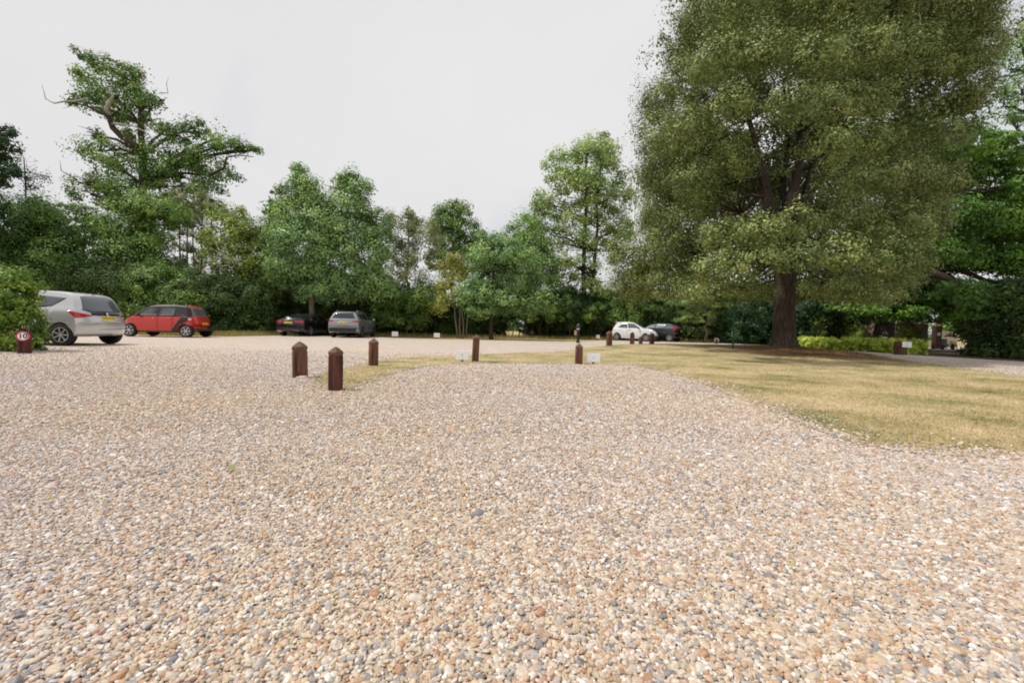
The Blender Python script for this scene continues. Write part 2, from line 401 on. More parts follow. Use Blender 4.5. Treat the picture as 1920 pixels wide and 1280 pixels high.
wood_floor = [(-140, 30.5), (-60, 28.5), tuple(gp(60, 27)[:2]), tuple(gp(220, 23.4)[:2]), tuple(gp(330, 23.0)[:2]), tuple(gp(430, 24.2)[:2]), tuple(gp(510, 29.5)[:2]), tuple(gp(700, 31.5)[:2]), tuple(gp(800, 33)[:2]),
        tuple(gp(1000, 34)[:2]), tuple(gp(1130, 35.5)[:2]), tuple(gp(1230, 39)[:2]), tuple(gp(1300, 35)[:2]), tuple(gp(1400, 33)[:2]), tuple(gp(1480, 28.5)[:2]), tuple(gp(1500, 25)[:2]), tuple(gp(1600, 21)[:2]), tuple(gp(1690, 18)[:2]), tuple(gp(1800, 16.4)[:2]),
        tuple(gp(1925, 15)[:2]), tuple(gp(2250, 12.5)[:2]), (60, 11.5), (60, 26), tuple(gp(1900, 24)[:2]), tuple(gp(1700, 25)[:2]), tuple(gp(1640, 28)[:2]), tuple(gp(1560, 42)[:2]), tuple(gp(1200, 52)[:2]), tuple(gp(700, 48)[:2]), tuple(gp(300, 42)[:2]), (-60, 46), (-140, 46)]

bmg = bmesh.new()
ringv = []
xs = [-700, -300, -120, -60] + [-24 + 1.5 * i for i in range(41)] + [60, 120, 300, 700]
ys = [-60, -20, -6] + [-3 + 1.5 * i for i in range(33)] + [60, 90, 150, 300, 800]
gv = [[bmg.verts.new((x, y, hgt(x, y) - 0.012)) for x in xs] for y in ys]
for j in range(len(ys) - 1):
    for i in range(len(xs) - 1):
        bmg.faces.new((gv[j][i], gv[j][i + 1], gv[j + 1][i + 1], gv[j + 1][i]))
g = bm_obj('ground', bmg, M['verge'], smooth=True); tag(g, kind='structure')
cdt_sheet('woodland_floor', wood_floor, 2.0, M['litter'], 0.0, 0.25, seed=4)
cdt_sheet('gravel_car_park', lot, 0.9, M['gravel'], 0.006, 0.12, seed=2)
cdt_sheet('lawn', ISL, 0.5, M['lawn'], 0.013, 0.13, densify=0.055, seed=3)
road = [tuple(gp(*p)[:2]) for p in [(1560, 29), (2000, 26), (2000, 40), (1560, 40)]]
cdt_sheet('road', road, 2.0, M['road'], -0.004, 0.1, seed=6)

def inside(px, py, poly):
    """vectorised point in polygon"""
    x = np.asarray(px); y = np.asarray(py); r = np.zeros(x.shape, bool)
    n = len(poly); j = n - 1
    for i in range(n):
        xi, yi = poly[i]; xj, yj = poly[j]
        c = ((yi > y) != (yj > y)) & (x < (xj - xi) * (y - yi) / ((yj - yi) + 1e-12) + xi)
        r ^= c; j = i
    return r
def edge_dist(x, y, poly):
    d = np.full(x.shape, 1e9)
    n = len(poly)
    for i in range(n):
        ax, ay = poly[i]; bx, by = poly[(i + 1) % n]
        dx, dy = bx - ax, by - ay
        t = np.clip(((x - ax) * dx + (y - ay) * dy) / (dx * dx + dy * dy + 1e-9), 0, 1)
        d = np.minimum(d, np.hypot(x - ax - t * dx, y - ay - t * dy))
    return d

# loose pebbles: points with geometry nodes stones made inside the node tree
def pebbles():
    rng = np.random.default_rng(5)
    P = []
    for y0, y1, sp, scl in [(0.7, 1.8, 0.0076, .585), (1.8, 3.0, 0.0096, .64), (3.0, 5.0, 0.0148, .76), (5.0, 7.5, 0.027, .88), (7.5, 13.0, 0.045, .95)]:
        w = 1.28 * y1 + 0.25
        gx, gy = np.meshgrid(np.arange(-w, w, sp), np.arange(y0, y1, sp))
        x = gx.ravel() + rng.uniform(-.6, .6, gx.size) * sp; y = gy.ravel() + rng.uniform(-.6, .6, gx.size) * sp
        k = (np.abs(x) < 1.28 * y + 0.25)
        x, y = x[k], y[k]
        ins = inside(x, y, ISL)
        ed = edge_dist(x, y, ISL)
        keep = (~ins) | ((ed < 0.9) & (rng.random(x.size) < 0.75 * np.exp(-ed / 0.15)))
        keep &= rng.random(x.size) < np.where(y < 5, 1, np.where(y < 7.5, 1 - .2 * (y - 5), np.clip((13.0 - y) / 5.5, 0, 1)))
        x, y = x[keep], y[keep]
        s = np.exp(rng.normal(0, 0.30, x.size)) * 0.0093 * scl * (1 + 0.14 * np.clip((x + 0.5) / (np.abs(y) + 1), -1, 1))
        s = np.clip(s, 0.004, 0.026)
        P.append(np.stack([x, y, rng.uniform(-0.001, 0.007, x.size), s], 1))
    P = np.concatenate(P)
    n = len(P)
    co = np.stack([P[:, 0], P[:, 1], hgt_np(P[:, 0], P[:, 1]) + 0.006 + P[:, 2] + 0.009 * inside(P[:, 0], P[:, 1], ISL)], 1)
    me = bpy.data.meshes.new('gravel_stones'); me.vertices.add(n); me.vertices.foreach_set('co', co.astype(np.float32).ravel())
    a = me.attributes.new('sc', 'FLOAT_VECTOR', 'POINT')
    sv = np.stack([P[:, 3] * rng.uniform(1.0, 1.45, n), P[:, 3] * rng.uniform(0.8, 1.1, n), P[:, 3] * rng.uniform(0.5, 0.85, n)], 1)
    a.data.foreach_set('vector', sv.astype(np.float32).ravel())
    a = me.attributes.new('rt', 'FLOAT_VECTOR', 'POINT')
    rv = np.stack([rng.normal(0, 0.3, n), rng.normal(0, 0.3, n), rng.uniform(0, 6.28, n)], 1)
    a.data.foreach_set('vector', rv.astype(np.float32).ravel())
    a = me.attributes.new('pick', 'INT', 'POINT'); a.data.foreach_set('value', rng.integers(0, 5, n).astype(np.int32))
    me.update()
    o = link('gravel_stones', me)
    tag(o, 'loose rounded tan white and grey pebbles covering the near gravel', 'gravel', kind='stuff')
    nt = bpy.data.node_groups.new('pebbles', 'GeometryNodeTree')
    nt.interface.new_socket('Geometry', in_out='INPUT', socket_type='NodeSocketGeometry')
    nt.interface.new_socket('Geometry', in_out='OUTPUT', socket_type='NodeSocketGeometry')
    nn, ll = nt.nodes, nt.links
    gi, go = nn.new('NodeGroupInput'), nn.new('NodeGroupOutput')
    g2i = nn.new('GeometryNodeGeometryToInstance')
    for k in range(5):
        ico = nn.new('GeometryNodeMeshIcoSphere'); ico.inputs['Radius'].default_value = 1.0; ico.inputs['Subdivisions'].default_value = 3 if k < 3 else 2
        pos = nn.new('GeometryNodeInputPosition')
        nz = nn.new('ShaderNodeTexNoise'); nz.noise_dimensions = '4D'; nz.inputs['W'].default_value = k * 3.7; nz.inputs['Scale'].default_value = 0.9; nz.inputs['Detail'].default_value = 1.0
        ll.new(pos.outputs[0], nz.inputs['Vector'])
        ma = nn.new('ShaderNodeMath'); ma.operation = 'MULTIPLY_ADD'; ma.inputs[1].default_value = 1.3; ma.inputs[2].default_value = 0.35; ll.new(nz.outputs['Fac'], ma.inputs[0])
        vm = nn.new('ShaderNodeVectorMath'); vm.operation = 'SCALE'; ll.new(pos.outputs[0], vm.inputs[0]); ll.new(ma.outputs[0], vm.inputs['Scale'])
        sp = nn.new('GeometryNodeSetPosition'); ll.new(ico.outputs['Mesh'], sp.inputs['Geometry']); ll.new(vm.outputs[0], sp.inputs['Position'])
        ss = nn.new('GeometryNodeSetShadeSmooth'); ll.new(sp.outputs[0], ss.inputs[0])
        sm = nn.new('GeometryNodeSetMaterial'); sm.inputs['Material'].default_value = M['pebble']; ll.new(ss.outputs[0], sm.inputs[0])
        ll.new(sm.outputs[0], g2i.inputs[0])
    iop = nn.new('GeometryNodeInstanceOnPoints'); iop.inputs['Pick Instance'].default_value = True
    ll.new(gi.outputs[0], iop.inputs['Points']); ll.new(g2i.outputs[0], iop.inputs['Instance'])
    for nm, sk, dt in (('pick', 'Instance Index', 'INT'), ('sc', 'Scale', 'FLOAT_VECTOR')):
        na = nn.new('GeometryNodeInputNamedAttribute'); na.data_type = dt; na.inputs['Name'].default_value = nm
        ll.new([s for s in na.outputs if s.enabled][0], iop.inputs[sk])
    na = nn.new('GeometryNodeInputNamedAttribute'); na.data_type = 'FLOAT_VECTOR'; na.inputs['Name'].default_value = 'rt'
    e2r = nn.new('FunctionNodeEulerToRotation'); ll.new([s for s in na.outputs if s.enabled][0], e2r.inputs[0]); ll.new(e2r.outputs[0], iop.inputs['Rotation'])
    ll.new(iop.outputs[0], go.inputs[0])
    md = o.modifiers.new('pebbles', 'NODES'); md.node_group = nt
    print('pebbles', n)
pebbles()

def blades(name, x, y, hmin, hmax, w, m, seed, lean=0.5, z0=0.01):
    rng = np.random.default_rng(seed); n = len(x)
    h = rng.uniform(hmin, hmax, n); a = rng.uniform(0, 2 * PI, n); b = rng.uniform(0, 2 * PI, n); ln = rng.uniform(0, lean, n) * h
    z = hgt_np(x, y) + z0
    ww = w * rng.uniform(.6, 1.3, n)
    dx, dy = np.cos(a) * ww, np.sin(a) * ww
    v = np.zeros((n, 3, 3))
    v[:, 0] = np.stack([x - dx, y - dy, z], 1); v[:, 1] = np.stack([x + dx, y + dy, z], 1)
    v[:, 2] = np.stack([x + np.cos(b) * ln, y + np.sin(b) * ln, z + h], 1)
    return link(name, np_mesh(name, v.reshape(-1, 3), n, 3, rng.random(n)), m)
def lawn_grass():
    rng = np.random.default_rng(8); X = []; Y = []; H = []
    for y0, y1, n in [(2.0, 4.5, 110000), (4.5, 8.0, 90000), (8.0, 13.0, 60000), (13.0, 21.0, 30000)]:
        x = rng.uniform(-3, 24, n * 3); y = rng.uniform(y0, y1, n * 3)
        k = inside(x, y, ISL) & (x < 1.35 * y + 0.5)
        x, y = x[k][:n], y[k][:n]
        X.append(x); Y.append(y)
    x = np.concatenate(X); y = np.concatenate(Y)
    # ragged fringe just outside the lawn's edge
    ed = edge_dist(x, y, ISL); k = rng.random(x.size) < np.clip(ed / 0.16, 0.12, 1); x, y = x[k], y[k]
    o = blades('grass', x, y, 0.006, 0.024, 0.0028, M['blade'], 9, 1.4, 0.014)
    tag(o, 'short sunburnt grass on the island lawn', 'grass', kind='stuff')
lawn_grass()
# ---------------------------------------------------------------- trees and shrubs
def rhombs(P, nrm, size, asp, rng):
    n = len(P)
    nrm = nrm / (np.linalg.norm(nrm, axis=1, keepdims=True) + 1e-9)
    r = rng.normal(size=(n, 3)); t = np.cross(nrm, r); t /= (np.linalg.norm(t, axis=1, keepdims=True) + 1e-9)
    b = np.cross(nrm, t)
    s = size * np.exp(rng.normal(0, 0.25, n))[:, None] * 0.5
    v = np.zeros((n, 4, 3))
    fold = nrm * s * rng.uniform(-0.3, 0.3, (n, 1))
    v[:, 0] = P - t * s; v[:, 1] = P - b * s * asp + t * s * .15 + fold; v[:, 2] = P + t * s; v[:, 3] = P + b * s * asp + t * s * .15 + fold
    return v.reshape(-1, 3)
def crown(name, blobs, parent, m, leaf=0.16, cover=4.0, clump=0.55, seed=0, asp=0.55, flat=0.75, per=60, shell=0.45, loc=Vector((0, 0, 0)), tb=0.0, floor=None, tv=.22, droop=.25, dw=.75, pm=1.8):
    """blobs: (centre, (rx,ry,rz)) in world units; leaves gathered in clumps, clumps spread through the blobs"""
    rng = np.random.default_rng(seed)
    V = []; T = []
    per = int(per * pm)
    lat = leaf * leaf * asp * 0.5
    for (c, r) in blobs:
        bt = rng.normal(0, .07)
        area = PI * r[0] * r[2]
        nl = cover * CMUL * area / lat
        nc = max(3, int(nl / per))
        d = rng.normal(size=(nc, 3)); d /= np.linalg.norm(d, axis=1, keepdims=True)
        rad = rng.random(nc) ** (1.0 / 3.0) * (1 - shell) + shell * np.where(rng.random(nc) < .12, rng.uniform(1.1, 1.75, nc), rng.uniform(0.72, 1.06, nc))
        cc = np.array(c) + d * rad[:, None] * np.array(r)
        cs = clump * CLM * np.exp(rng.normal(0, 0.3, nc)) * min(1.0, 0.5 + min(r) * 0.6)
        ct = np.clip(rng.normal(0.45 + tb + bt, tv, nc), 0, 1)
        k = np.repeat(np.arange(nc), per)
        off = rng.normal(size=(nc * per, 3)); off *= (rng.random((nc * per, 1)) ** 0.5) / np.linalg.norm(off, axis=1, keepdims=True)
        off *= cs[k][:, None] * np.array([1.0, 1.0, flat])
        # leaves sit on drooping fans: outer parts hang a little lower
        off[:, 2] -= droop * (off[:, 0] ** 2 + off[:, 1] ** 2) / (cs[k] + 1e-6)
        P = cc[k] + off
        nrm = off * 1.0 / (cs[k][:, None] + 1e-6) + d[k] * dw + np.array([0, 0, 0.6]) + rng.normal(0, 0.45, P.shape)
        if floor is not None:
            ok = P[:, 2] > floor + 0.03
            P, nrm, k = P[ok], nrm[ok], k[ok]
        V.append(rhombs(P, nrm, leaf, asp, rng)); T.append(np.clip(ct[k] + rng.normal(0, 0.16, len(k)), 0, 1))
    V = np.concatenate(V) - np.array(loc); T = np.concatenate(T)
    me = np_mesh(name, V, len(V) // 4, 4, T)
    global LEAVES
    LEAVES += len(T)
    return link(name, me, m, parent)
LEAVES = 0
CMUL = 1.6
CLM = 1.25
def wig(rnd, a, b, n, amp):
    a, b = Vector(a), Vector(b); o = []
    for i in range(n + 1):
        t = i / n; p = a.lerp(b, t)
        k = math.sin(PI * t) * amp
        if 0 < i < n: p += Vector((rnd.uniform(-k, k), rnd.uniform(-k, k), rnd.uniform(-k, k) * .5))
        o.append(p)
    return o
def limbs(bm, base, top, r0, blobs, rnd, fork=0.45, lr=0.35, sub=3, amp=0.25, seg=8, flare=1.25, r1=None):
    """trunk from base to top, a limb to each blob and twigs within it"""
    n = 8
    path = wig(rnd, base, top, n, amp)
    r1 = r0 * 0.35 if r1 is None else r1
    rad = [r0 * (flare if i == 0 else 1.0) * (1 - i / n) + r1 * (i / n) for i in range(n + 1)]
    path.insert(1, path[0].lerp(path[1], 0.25)); rad.insert(1, r0 * 1.05)
    tube(bm, path, rad, max(seg, 10))
    for c, r in blobs:
        c = Vector(c)
        best = None
        for i, p in enumerate(path):
            if i / len(path) < fork and p.z < c.z: 
                pass
            if p.z > c.z + 0.1 or i / len(path) < fork * 0.9: continue
            d = (p - c).length + (c.z - p.z) * -0.35
            if best is None or d < best[0]: best = (d, i)
        i = best[1] if best else min(len(path) - 2, max(1, int(fork * len(path))))
        s = path[i]
        rr = min(rad[i] * 0.6, lr * (c - s).length * 0.06 + rad[i] * 0.25)
        mid = s.lerp(c, 0.5) + Vector((0, 0, (c - s).length * 0.08))
        lp = [s, s.lerp(mid, .5), mid, mid.lerp(c, .5) + Vector((rnd.uniform(-.15, .15),) * 3), c]
        tube(bm, lp, [rr, rr * .85, rr * .68, rr * .5, rr * .3], 6)
        for _ in range(sub):
            e = c + Vector((rnd.uniform(-1, 1) * r[0], rnd.uniform(-1, 1) * r[1], rnd.uniform(-.6, 1) * r[2])) * 0.85
            q = lp[rnd.choice([2, 3, 4])]
            tube(bm, wig(rnd, q, e, 4, 0.12), [rr * .4, rr * .32, rr * .24, rr * .16, rr * .06], 5)
def tree(name, label, D, base_px, blobs_px, leafm, trunk=None, bark='bark', leaf=0.17, cover=3.6, clump=0.6, seed=1, cat='tree', group=None, depth=1.0,
         asp=0.55, flat=0.75, shell=0.45, sub=3, stems=None, dj=1.0, lr=1.0, tb=0.0, extra=None, per=60, amp=0.2):
    """blobs_px: (px,py,rx,ry[,dD]) seen at depth D, turned into real ellipsoids round the trunk"""
    rnd = random.Random(seed)
    base = gp(base_px, D)
    root = empty(name, base)
    tag(root, label, cat, group)
    k = D / F_PX
    bl = []
    for b in blobs_px:
        dd = b[4] if len(b) > 4 else rnd.uniform(-.35, .35) * b[2] * k * dj
        c = at(b[0], b[1], D + dd); kk = (D + dd) / F_PX
        rx, rz = b[2] * kk, b[3] * kk
        bl.append((c - base, (rx, max(0.35, (rx * .6 + rz * .4)) * depth, rz)))
    crown('crown', bl, root, LM[leafm], leaf, cover, clump, seed, asp, flat, per=per, shell=shell, tb=tb, floor=0.0)
    bm = bmesh.new()
    sts = stems or [trunk]
    for (tx, ty, r0, *rest) in sts:
        b0 = gp(rest[0], D) if rest else base
        top = at(tx, ty, D)
        limbs(bm, b0 - base - Vector((0, 0, .05)), top - base, r0, bl[::1] if len(sts) == 1 else bl[sts.index((tx, ty, r0, *rest))::len(sts)], rnd, sub=sub, lr=lr, amp=amp)
    tr = bm_obj('trunk', bm, M[bark], root, smooth=True)
    if extra: extra(root, base, rnd)
    return root

TG = 'trees of the woodland edge'
# the old oak with bare stag-headed limbs
def oak_dead(root, base, rnd):
    def path(pts, r0, m='dead', nm='dead_branch'):
        bm = bmesh.new()
        P = [at(x, y, 33.6 + dz) - base for x, y, dz in pts]
        n = len(P); tube(bm, P, [r0 * (1 - .8 * i / (n - 1)) for i in range(n)], 6)
        bm_obj(nm, bm, M[m], root, smooth=True)
    path([(262, 280, 0), (245, 268, -.4), (228, 256, -.6), (212, 240, -.8), (208, 230, -1), (205, 222, -1.2), (195, 214, -1.5), (175, 205, -1.8), (158, 197, -2)], .30, 'bark', 'limb')
    path([(204, 216, -1.2), (199, 204, -1.4), (206, 190, -1.6), (212, 180, -1.6), (205, 166, -1.7)], .17)
    path([(160, 186, -2), (140, 190, -2.1), (122, 190, -2.2), (102, 194, -2.3), (86, 186, -2.4), (79, 160, -2.5)], .09)
    path([(120, 190, -2.2), (128, 200, -2.2), (116, 205, -2.3)], .035)
    path([(209, 232, -1), (225, 233, -1.2), (246, 235, -1.4), (268, 245, -1.5), (284, 257, -1.6)], .08)
    path([(300, 174, 0), (315, 175, .1), (312, 158, .1), (316, 145, .1)], .045)
    path([(268, 150, 0), (266, 135, 0), (268, 120, 0)], .06)
    path([(136, 145, -1), (135, 130, -1), (136, 118, -1)], .035)
    path([(140, 335, -2), (115, 320, -2.2), (112, 300, -2.3)], .05)
    path([(390, 330, 0), (420, 315, -.3), (425, 295, -.4), (445, 291, -.5), (475, 294, -.6)], .12, 'bark', 'limb')
tree('oak_tree', 'tallest oak at the left, a flat layered crown with bare bleached branches', 35, 262,
     [(150, 100, 14, 7), (172, 116, 28, 12), (205, 125, 34, 14), (238, 133, 26, 16), (190, 150, 46, 20), (165, 182, 32, 20), (215, 185, 36, 20), (250, 165, 28, 24), (270, 190, 26, 20),
      (300, 188, 24, 14), (145, 195, 14, 8), (190, 215, 30, 10), (225, 215, 25, 16), (285, 225, 28, 12), (172, 250, 24, 9), (305, 245, 24, 12),
      (185, 283, 36, 16), (225, 290, 40, 18), (200, 310, 48, 16), (155, 340, 26, 12), (190, 345, 50, 15), (235, 350, 40, 18), (170, 365, 34, 12), (285, 285, 30, 20),
      (335, 255, 28, 18), (365, 240, 34, 16), (400, 260, 34, 18), (432, 268, 26, 10), (460, 278, 18, 8), (482, 280, 9, 5), (340, 290, 40, 22), (380, 300, 44, 22), (410, 325, 28, 14), (350, 330, 50, 20), (300, 330, 34, 18), (390, 350, 34, 16), (320, 355, 44, 16), (250, 380, 60, 16), (340, 385, 60, 20), (395, 385, 34, 18), (290, 310, 30, 20), (250, 255, 20, 14)],
     'oak', (266, 178, 0.48), 'bark', leaf=0.18, cover=1.75, clump=0.62, seed=11, group=TG, sub=4, extra=oak_dead, shell=.5, lr=.8)
tree('pine_tree', 'dark evergreen spray cut off by the left border of the photo', 24, -40,
     [(-60, 260, 60, 40), (0, 255, 24, 26), (8, 295, 22, 22), (-20, 325, 40, 18), (18, 325, 14, 10), (-80, 380, 60, 60)], 'yew', (-60, 220, .3), 'bark_dark', leaf=.16, cover=2.6, clump=.4, seed=12, group=TG, sub=4)
tree('thorn_tree', 'thin half bare treetop against the sky at the left edge', 30, 40,
     [(10, 380, 30, 25), (45, 345, 25, 30), (70, 330, 22, 26), (30, 310, 16, 18), (60, 375, 26, 20)], 'yew', (45, 300, .09), 'bark_dark', leaf=.12, cover=.28, clump=.5, seed=13, group=TG, sub=12)
tree('holly_tree', 'dark rounded evergreen behind the hedge at the far left', 27, 70,
     [(60, 400, 50, 36), (20, 430, 60, 46), (90, 440, 50, 46), (40, 490, 70, 50), (110, 480, 50, 36), (-20, 500, 70, 80), (30, 560, 90, 50)], 'oak', (60, 420, .25), 'bark_dark', leaf=.15, cover=3.4, clump=.5, seed=14, group=TG, tb=-.22)
tree('elm_tree', 'olive green tree with horizontal sprays above the silver car', 31, 150,
     [(130, 400, 46, 16), (170, 405, 40, 18), (200, 430, 30, 18), (150, 440, 50, 18), (110, 420, 30, 16), (195, 465, 34, 14), (140, 480, 44, 12), (100, 530, 36, 18), (150, 540, 30, 10), (120, 500, 30, 12), (200, 500, 30, 14)],
     'mid', (160, 400, .18), 'bark', leaf=.16, cover=2.0, clump=.5, seed=15, group=TG, flat=.45)
tree('maple_tree', 'broad mid green tree standing under the tall oak', 30, 285,
     [(260, 385, 46, 26), (300, 400, 50, 30), (235, 430, 50, 32), (270, 450, 50, 36), (250, 480, 56, 36), (210, 500, 40, 36), (300, 520, 60, 36), (230, 545, 60, 30), (345, 575, 30, 24), (180, 560, 30, 26)],
     'oak', (285, 390, .2), 'bark_dark', leaf=.15, cover=3.2, clump=.5, seed=16, group=TG, tb=.12)
for i, (x, t, n) in enumerate([(336, 372, 'leftmost'), (350, 362, 'second from the left'), (362, 380, 'middle'), (378, 352, 'second from the right'), (396, 372, 'rightmost')]):
    tree('birch_tree', 'slender straight pole tree in front of the sky, %s of the five' % n, 32.5 + .5 * (i % 3), x + 2,
         [(x + random.Random(i).uniform(-8, 8), yy, 15, 16) for yy in range(t + 10, 560, 38)], 'birch', (x, t, .085), 'bark_dark', leaf=.13, cover=1.35, clump=.38, seed=20 + i, group='slender pole trees', sub=2, amp=.08)
def hazel_dead(root, base, rnd):
    bm = bmesh.new()
    for pts in ([(440, 512), (428, 497), (410, 500), (398, 508)], [(428, 497), (420, 480), (404, 470), (392, 466)], [(420, 480), (408, 462), (403, 452)], [(434, 505), (446, 488), (444, 478)]):
        P = [at(x, y, 28.2) - base for x, y in pts]; tube(bm, P, [.05 - .011 * i for i in range(len(P))], 5)
    bm_obj('dead_branch', bm, M['dead'], root, smooth=True)
tree('hazel_tree', 'yellow green tree with a crooked bare branch, between the red car and the black saloon', 30, 468,
     [(430, 405, 30, 22), (455, 430, 36, 26), (420, 450, 40, 28), (480, 460, 34, 28), (445, 490, 50, 26), (495, 500, 34, 26), (470, 530, 50, 24), (415, 520, 36, 26), (500, 545, 30, 14), (440, 560, 40, 18), (500, 430, 14, 20)],
     'olive', (462, 430, .14), 'bark', leaf=.15, cover=2.9, clump=.45, seed=30, group=TG, extra=hazel_dead)
tree('poplar_tree', 'narrow pointed treetop just left of the large ash', 36, 508,
     [(505, 368, 6, 12), (507, 388, 12, 14), (508, 412, 17, 18), (508, 440, 22, 22), (510, 475, 25, 25), (510, 515, 26, 28)], 'mid', (506, 372, .12), 'bark_dark', leaf=.16, cover=3, clump=.35, seed=31, group=TG)
tree('ash_tree', 'large dense green ash with two peaks above the black saloon', 29, 585,
     [(562, 325, 16, 16), (572, 350, 26, 22), (545, 365, 24, 18), (600, 375, 30, 20), (655, 328, 20, 13), (640, 345, 18, 13), (672, 352, 26, 16), (655, 385, 36, 24), (560, 400, 44, 30), (610, 415, 46, 32), (530, 430, 30, 30),
      (665, 430, 42, 34), (705, 425, 26, 32), (565, 455, 52, 34), (625, 475, 52, 34), (690, 480, 42, 34), (548, 500, 46, 22), (590, 515, 50, 24), (650, 530, 52, 26), (705, 530, 34, 26), (550, 525, 40, 14), (610, 545, 44, 14), (720, 460, 18, 24)],
     'ash', (600, 400, .2), 'bark_pale', leaf=.15, cover=3.8, clump=.55, seed=32, group=TG, tb=.0)
tree('willow_tree', 'pale feathery thin crowned tree between the ash and the dark round tree', 33, 762,
     [(745, 415, 22, 20), (775, 410, 24, 24), (760, 445, 34, 24), (800, 445, 26, 26), (740, 475, 24, 24), (780, 490, 40, 28), (750, 520, 36, 24), (800, 530, 32, 22)],
     'birch', (765, 400, .12), 'bark_pale', leaf=.15, cover=1.7, clump=.5, seed=33, group=TG, sub=4)
tree('alder_tree', 'dark green roundheaded tree rising behind the yellowing shrub', 38, 850,
     [(845, 380, 12, 10), (845, 395, 28, 18), (870, 400, 20, 18), (840, 420, 40, 22), (875, 430, 30, 24), (820, 430, 18, 20), (850, 455, 46, 22), (825, 485, 32, 22), (880, 470, 26, 22), (900, 445, 14, 14)],
     'oak', (848, 380, .15), 'bark', leaf=.17, cover=2.4, clump=.5, seed=34, group=TG, tb=.08)
tree('hawthorn_tree', 'low dull green tree behind the two small white signs', 32, 775,
     [(740, 555, 46, 22), (785, 560, 40, 24), (760, 590, 56, 24), (810, 560, 22, 18), (720, 590, 30, 20)], 'mid', (770, 545, .12), 'bark', leaf=.14, cover=3.4, clump=.4, seed=35, group=TG)
tree('robinia_tree', 'many stemmed shrubby tree with yellow and brown dying leaves', 30, 866,
     [(855, 485, 22, 16), (840, 500, 20, 20), (862, 515, 30, 22), (832, 530, 14, 26), (848, 550, 20, 26), (880, 505, 20, 18), (828, 570, 14, 20)],
     'gold', leaf=.13, cover=1.9, clump=.4, seed=36, group=TG, bark='bark_pale', stems=[(840, 480, .06, 858), (858, 470, .06, 864), (872, 490, .06, 868), (888, 500, .05, 874)], sub=3)
tree('field_maple_tree', 'low wide green tree left of the tall pale tree, trunk clear beneath', 29, 921,
     [(905, 480, 30, 26), (945, 475, 34, 28), (985, 490, 34, 28), (920, 515, 46, 28), (970, 525, 50, 28), (895, 550, 40, 26), (950, 560, 56, 24), (1005, 560, 38, 22), (1028, 572, 16, 10), (900, 580, 34, 12), (880, 560, 24, 16), (915, 450, 20, 18)],
     'ash', (925, 470, .15), 'bark', leaf=.14, cover=3.8, clump=.45, seed=37, group=TG, tb=-.02)
tree('lime_tree', 'tall pale green open crowned tree left of the great holm oak', 38, 1098,
     [(1125, 262, 20, 14), (1105, 280, 36, 20), (1140, 285, 28, 22), (1060, 290, 26, 14), (1050, 315, 36, 18), (1095, 320, 44, 24), (1145, 325, 32, 28), (1070, 345, 44, 20), (1120, 360, 48, 26), (1165, 370, 24, 26),
      (1010, 375, 26, 16), (1040, 390, 40, 22), (1090, 400, 44, 22), (1140, 410, 40, 28), (1170, 430, 22, 30), (1000, 420, 30, 22), (1030, 440, 40, 26), (1080, 445, 36, 20), (1135, 460, 34, 20), (995, 460, 28, 26), (1040, 485, 44, 24), (1090, 500, 34, 22), (1105, 540, 44, 24), (1050, 530, 34, 26), (1145, 560, 30, 22)],
     'lime', leaf=.19, cover=2.0, clump=.62, seed=38, group=TG, stems=[(1100, 290, .26, 1096), (1126, 300, .2, 1104)], bark='bark', sub=3)
tree('plane_tree', 'green tree with open branches between the low wide tree and the tall pale one', 36, 1010,
     [(960, 450, 30, 24), (985, 430, 30, 24), (1000, 470, 34, 28), (1020, 510, 40, 26), (980, 510, 34, 30), (1040, 560, 36, 24)], 'ash', (1000, 430, .15), 'bark_dark', leaf=.16, cover=2.6, clump=.5, seed=39, group=TG, tb=.1)
tree('holly_tree', 'low green tree behind the white hatchback, left of the lime coloured sprays', 38, 1190,
     [(1150, 570, 36, 26), (1190, 560, 40, 26), (1230, 570, 34, 26), (1170, 595, 46, 20), (1225, 598, 40, 18)], 'mid', (1190, 560, .15), 'bark_dark', leaf=.15, cover=4, clump=.45, seed=40, group=TG, tb=-.05)
tree('acacia_tree', 'bright yellow green layered tree seen beneath the holm oak canopy', 33, 1322,
     [(1270, 560, 34, 14), (1310, 568, 40, 12), (1350, 560, 40, 16), (1400, 575, 44, 12), (1440, 580, 30, 10), (1380, 590, 40, 10), (1300, 592, 40, 12), (1420, 600, 22, 7), (1340, 600, 34, 8)],
     'lime', (1330, 560, .1), 'bark_pale', leaf=.16, cover=2.9, clump=.45, seed=41, group=TG, flat=.35, shell=.3)
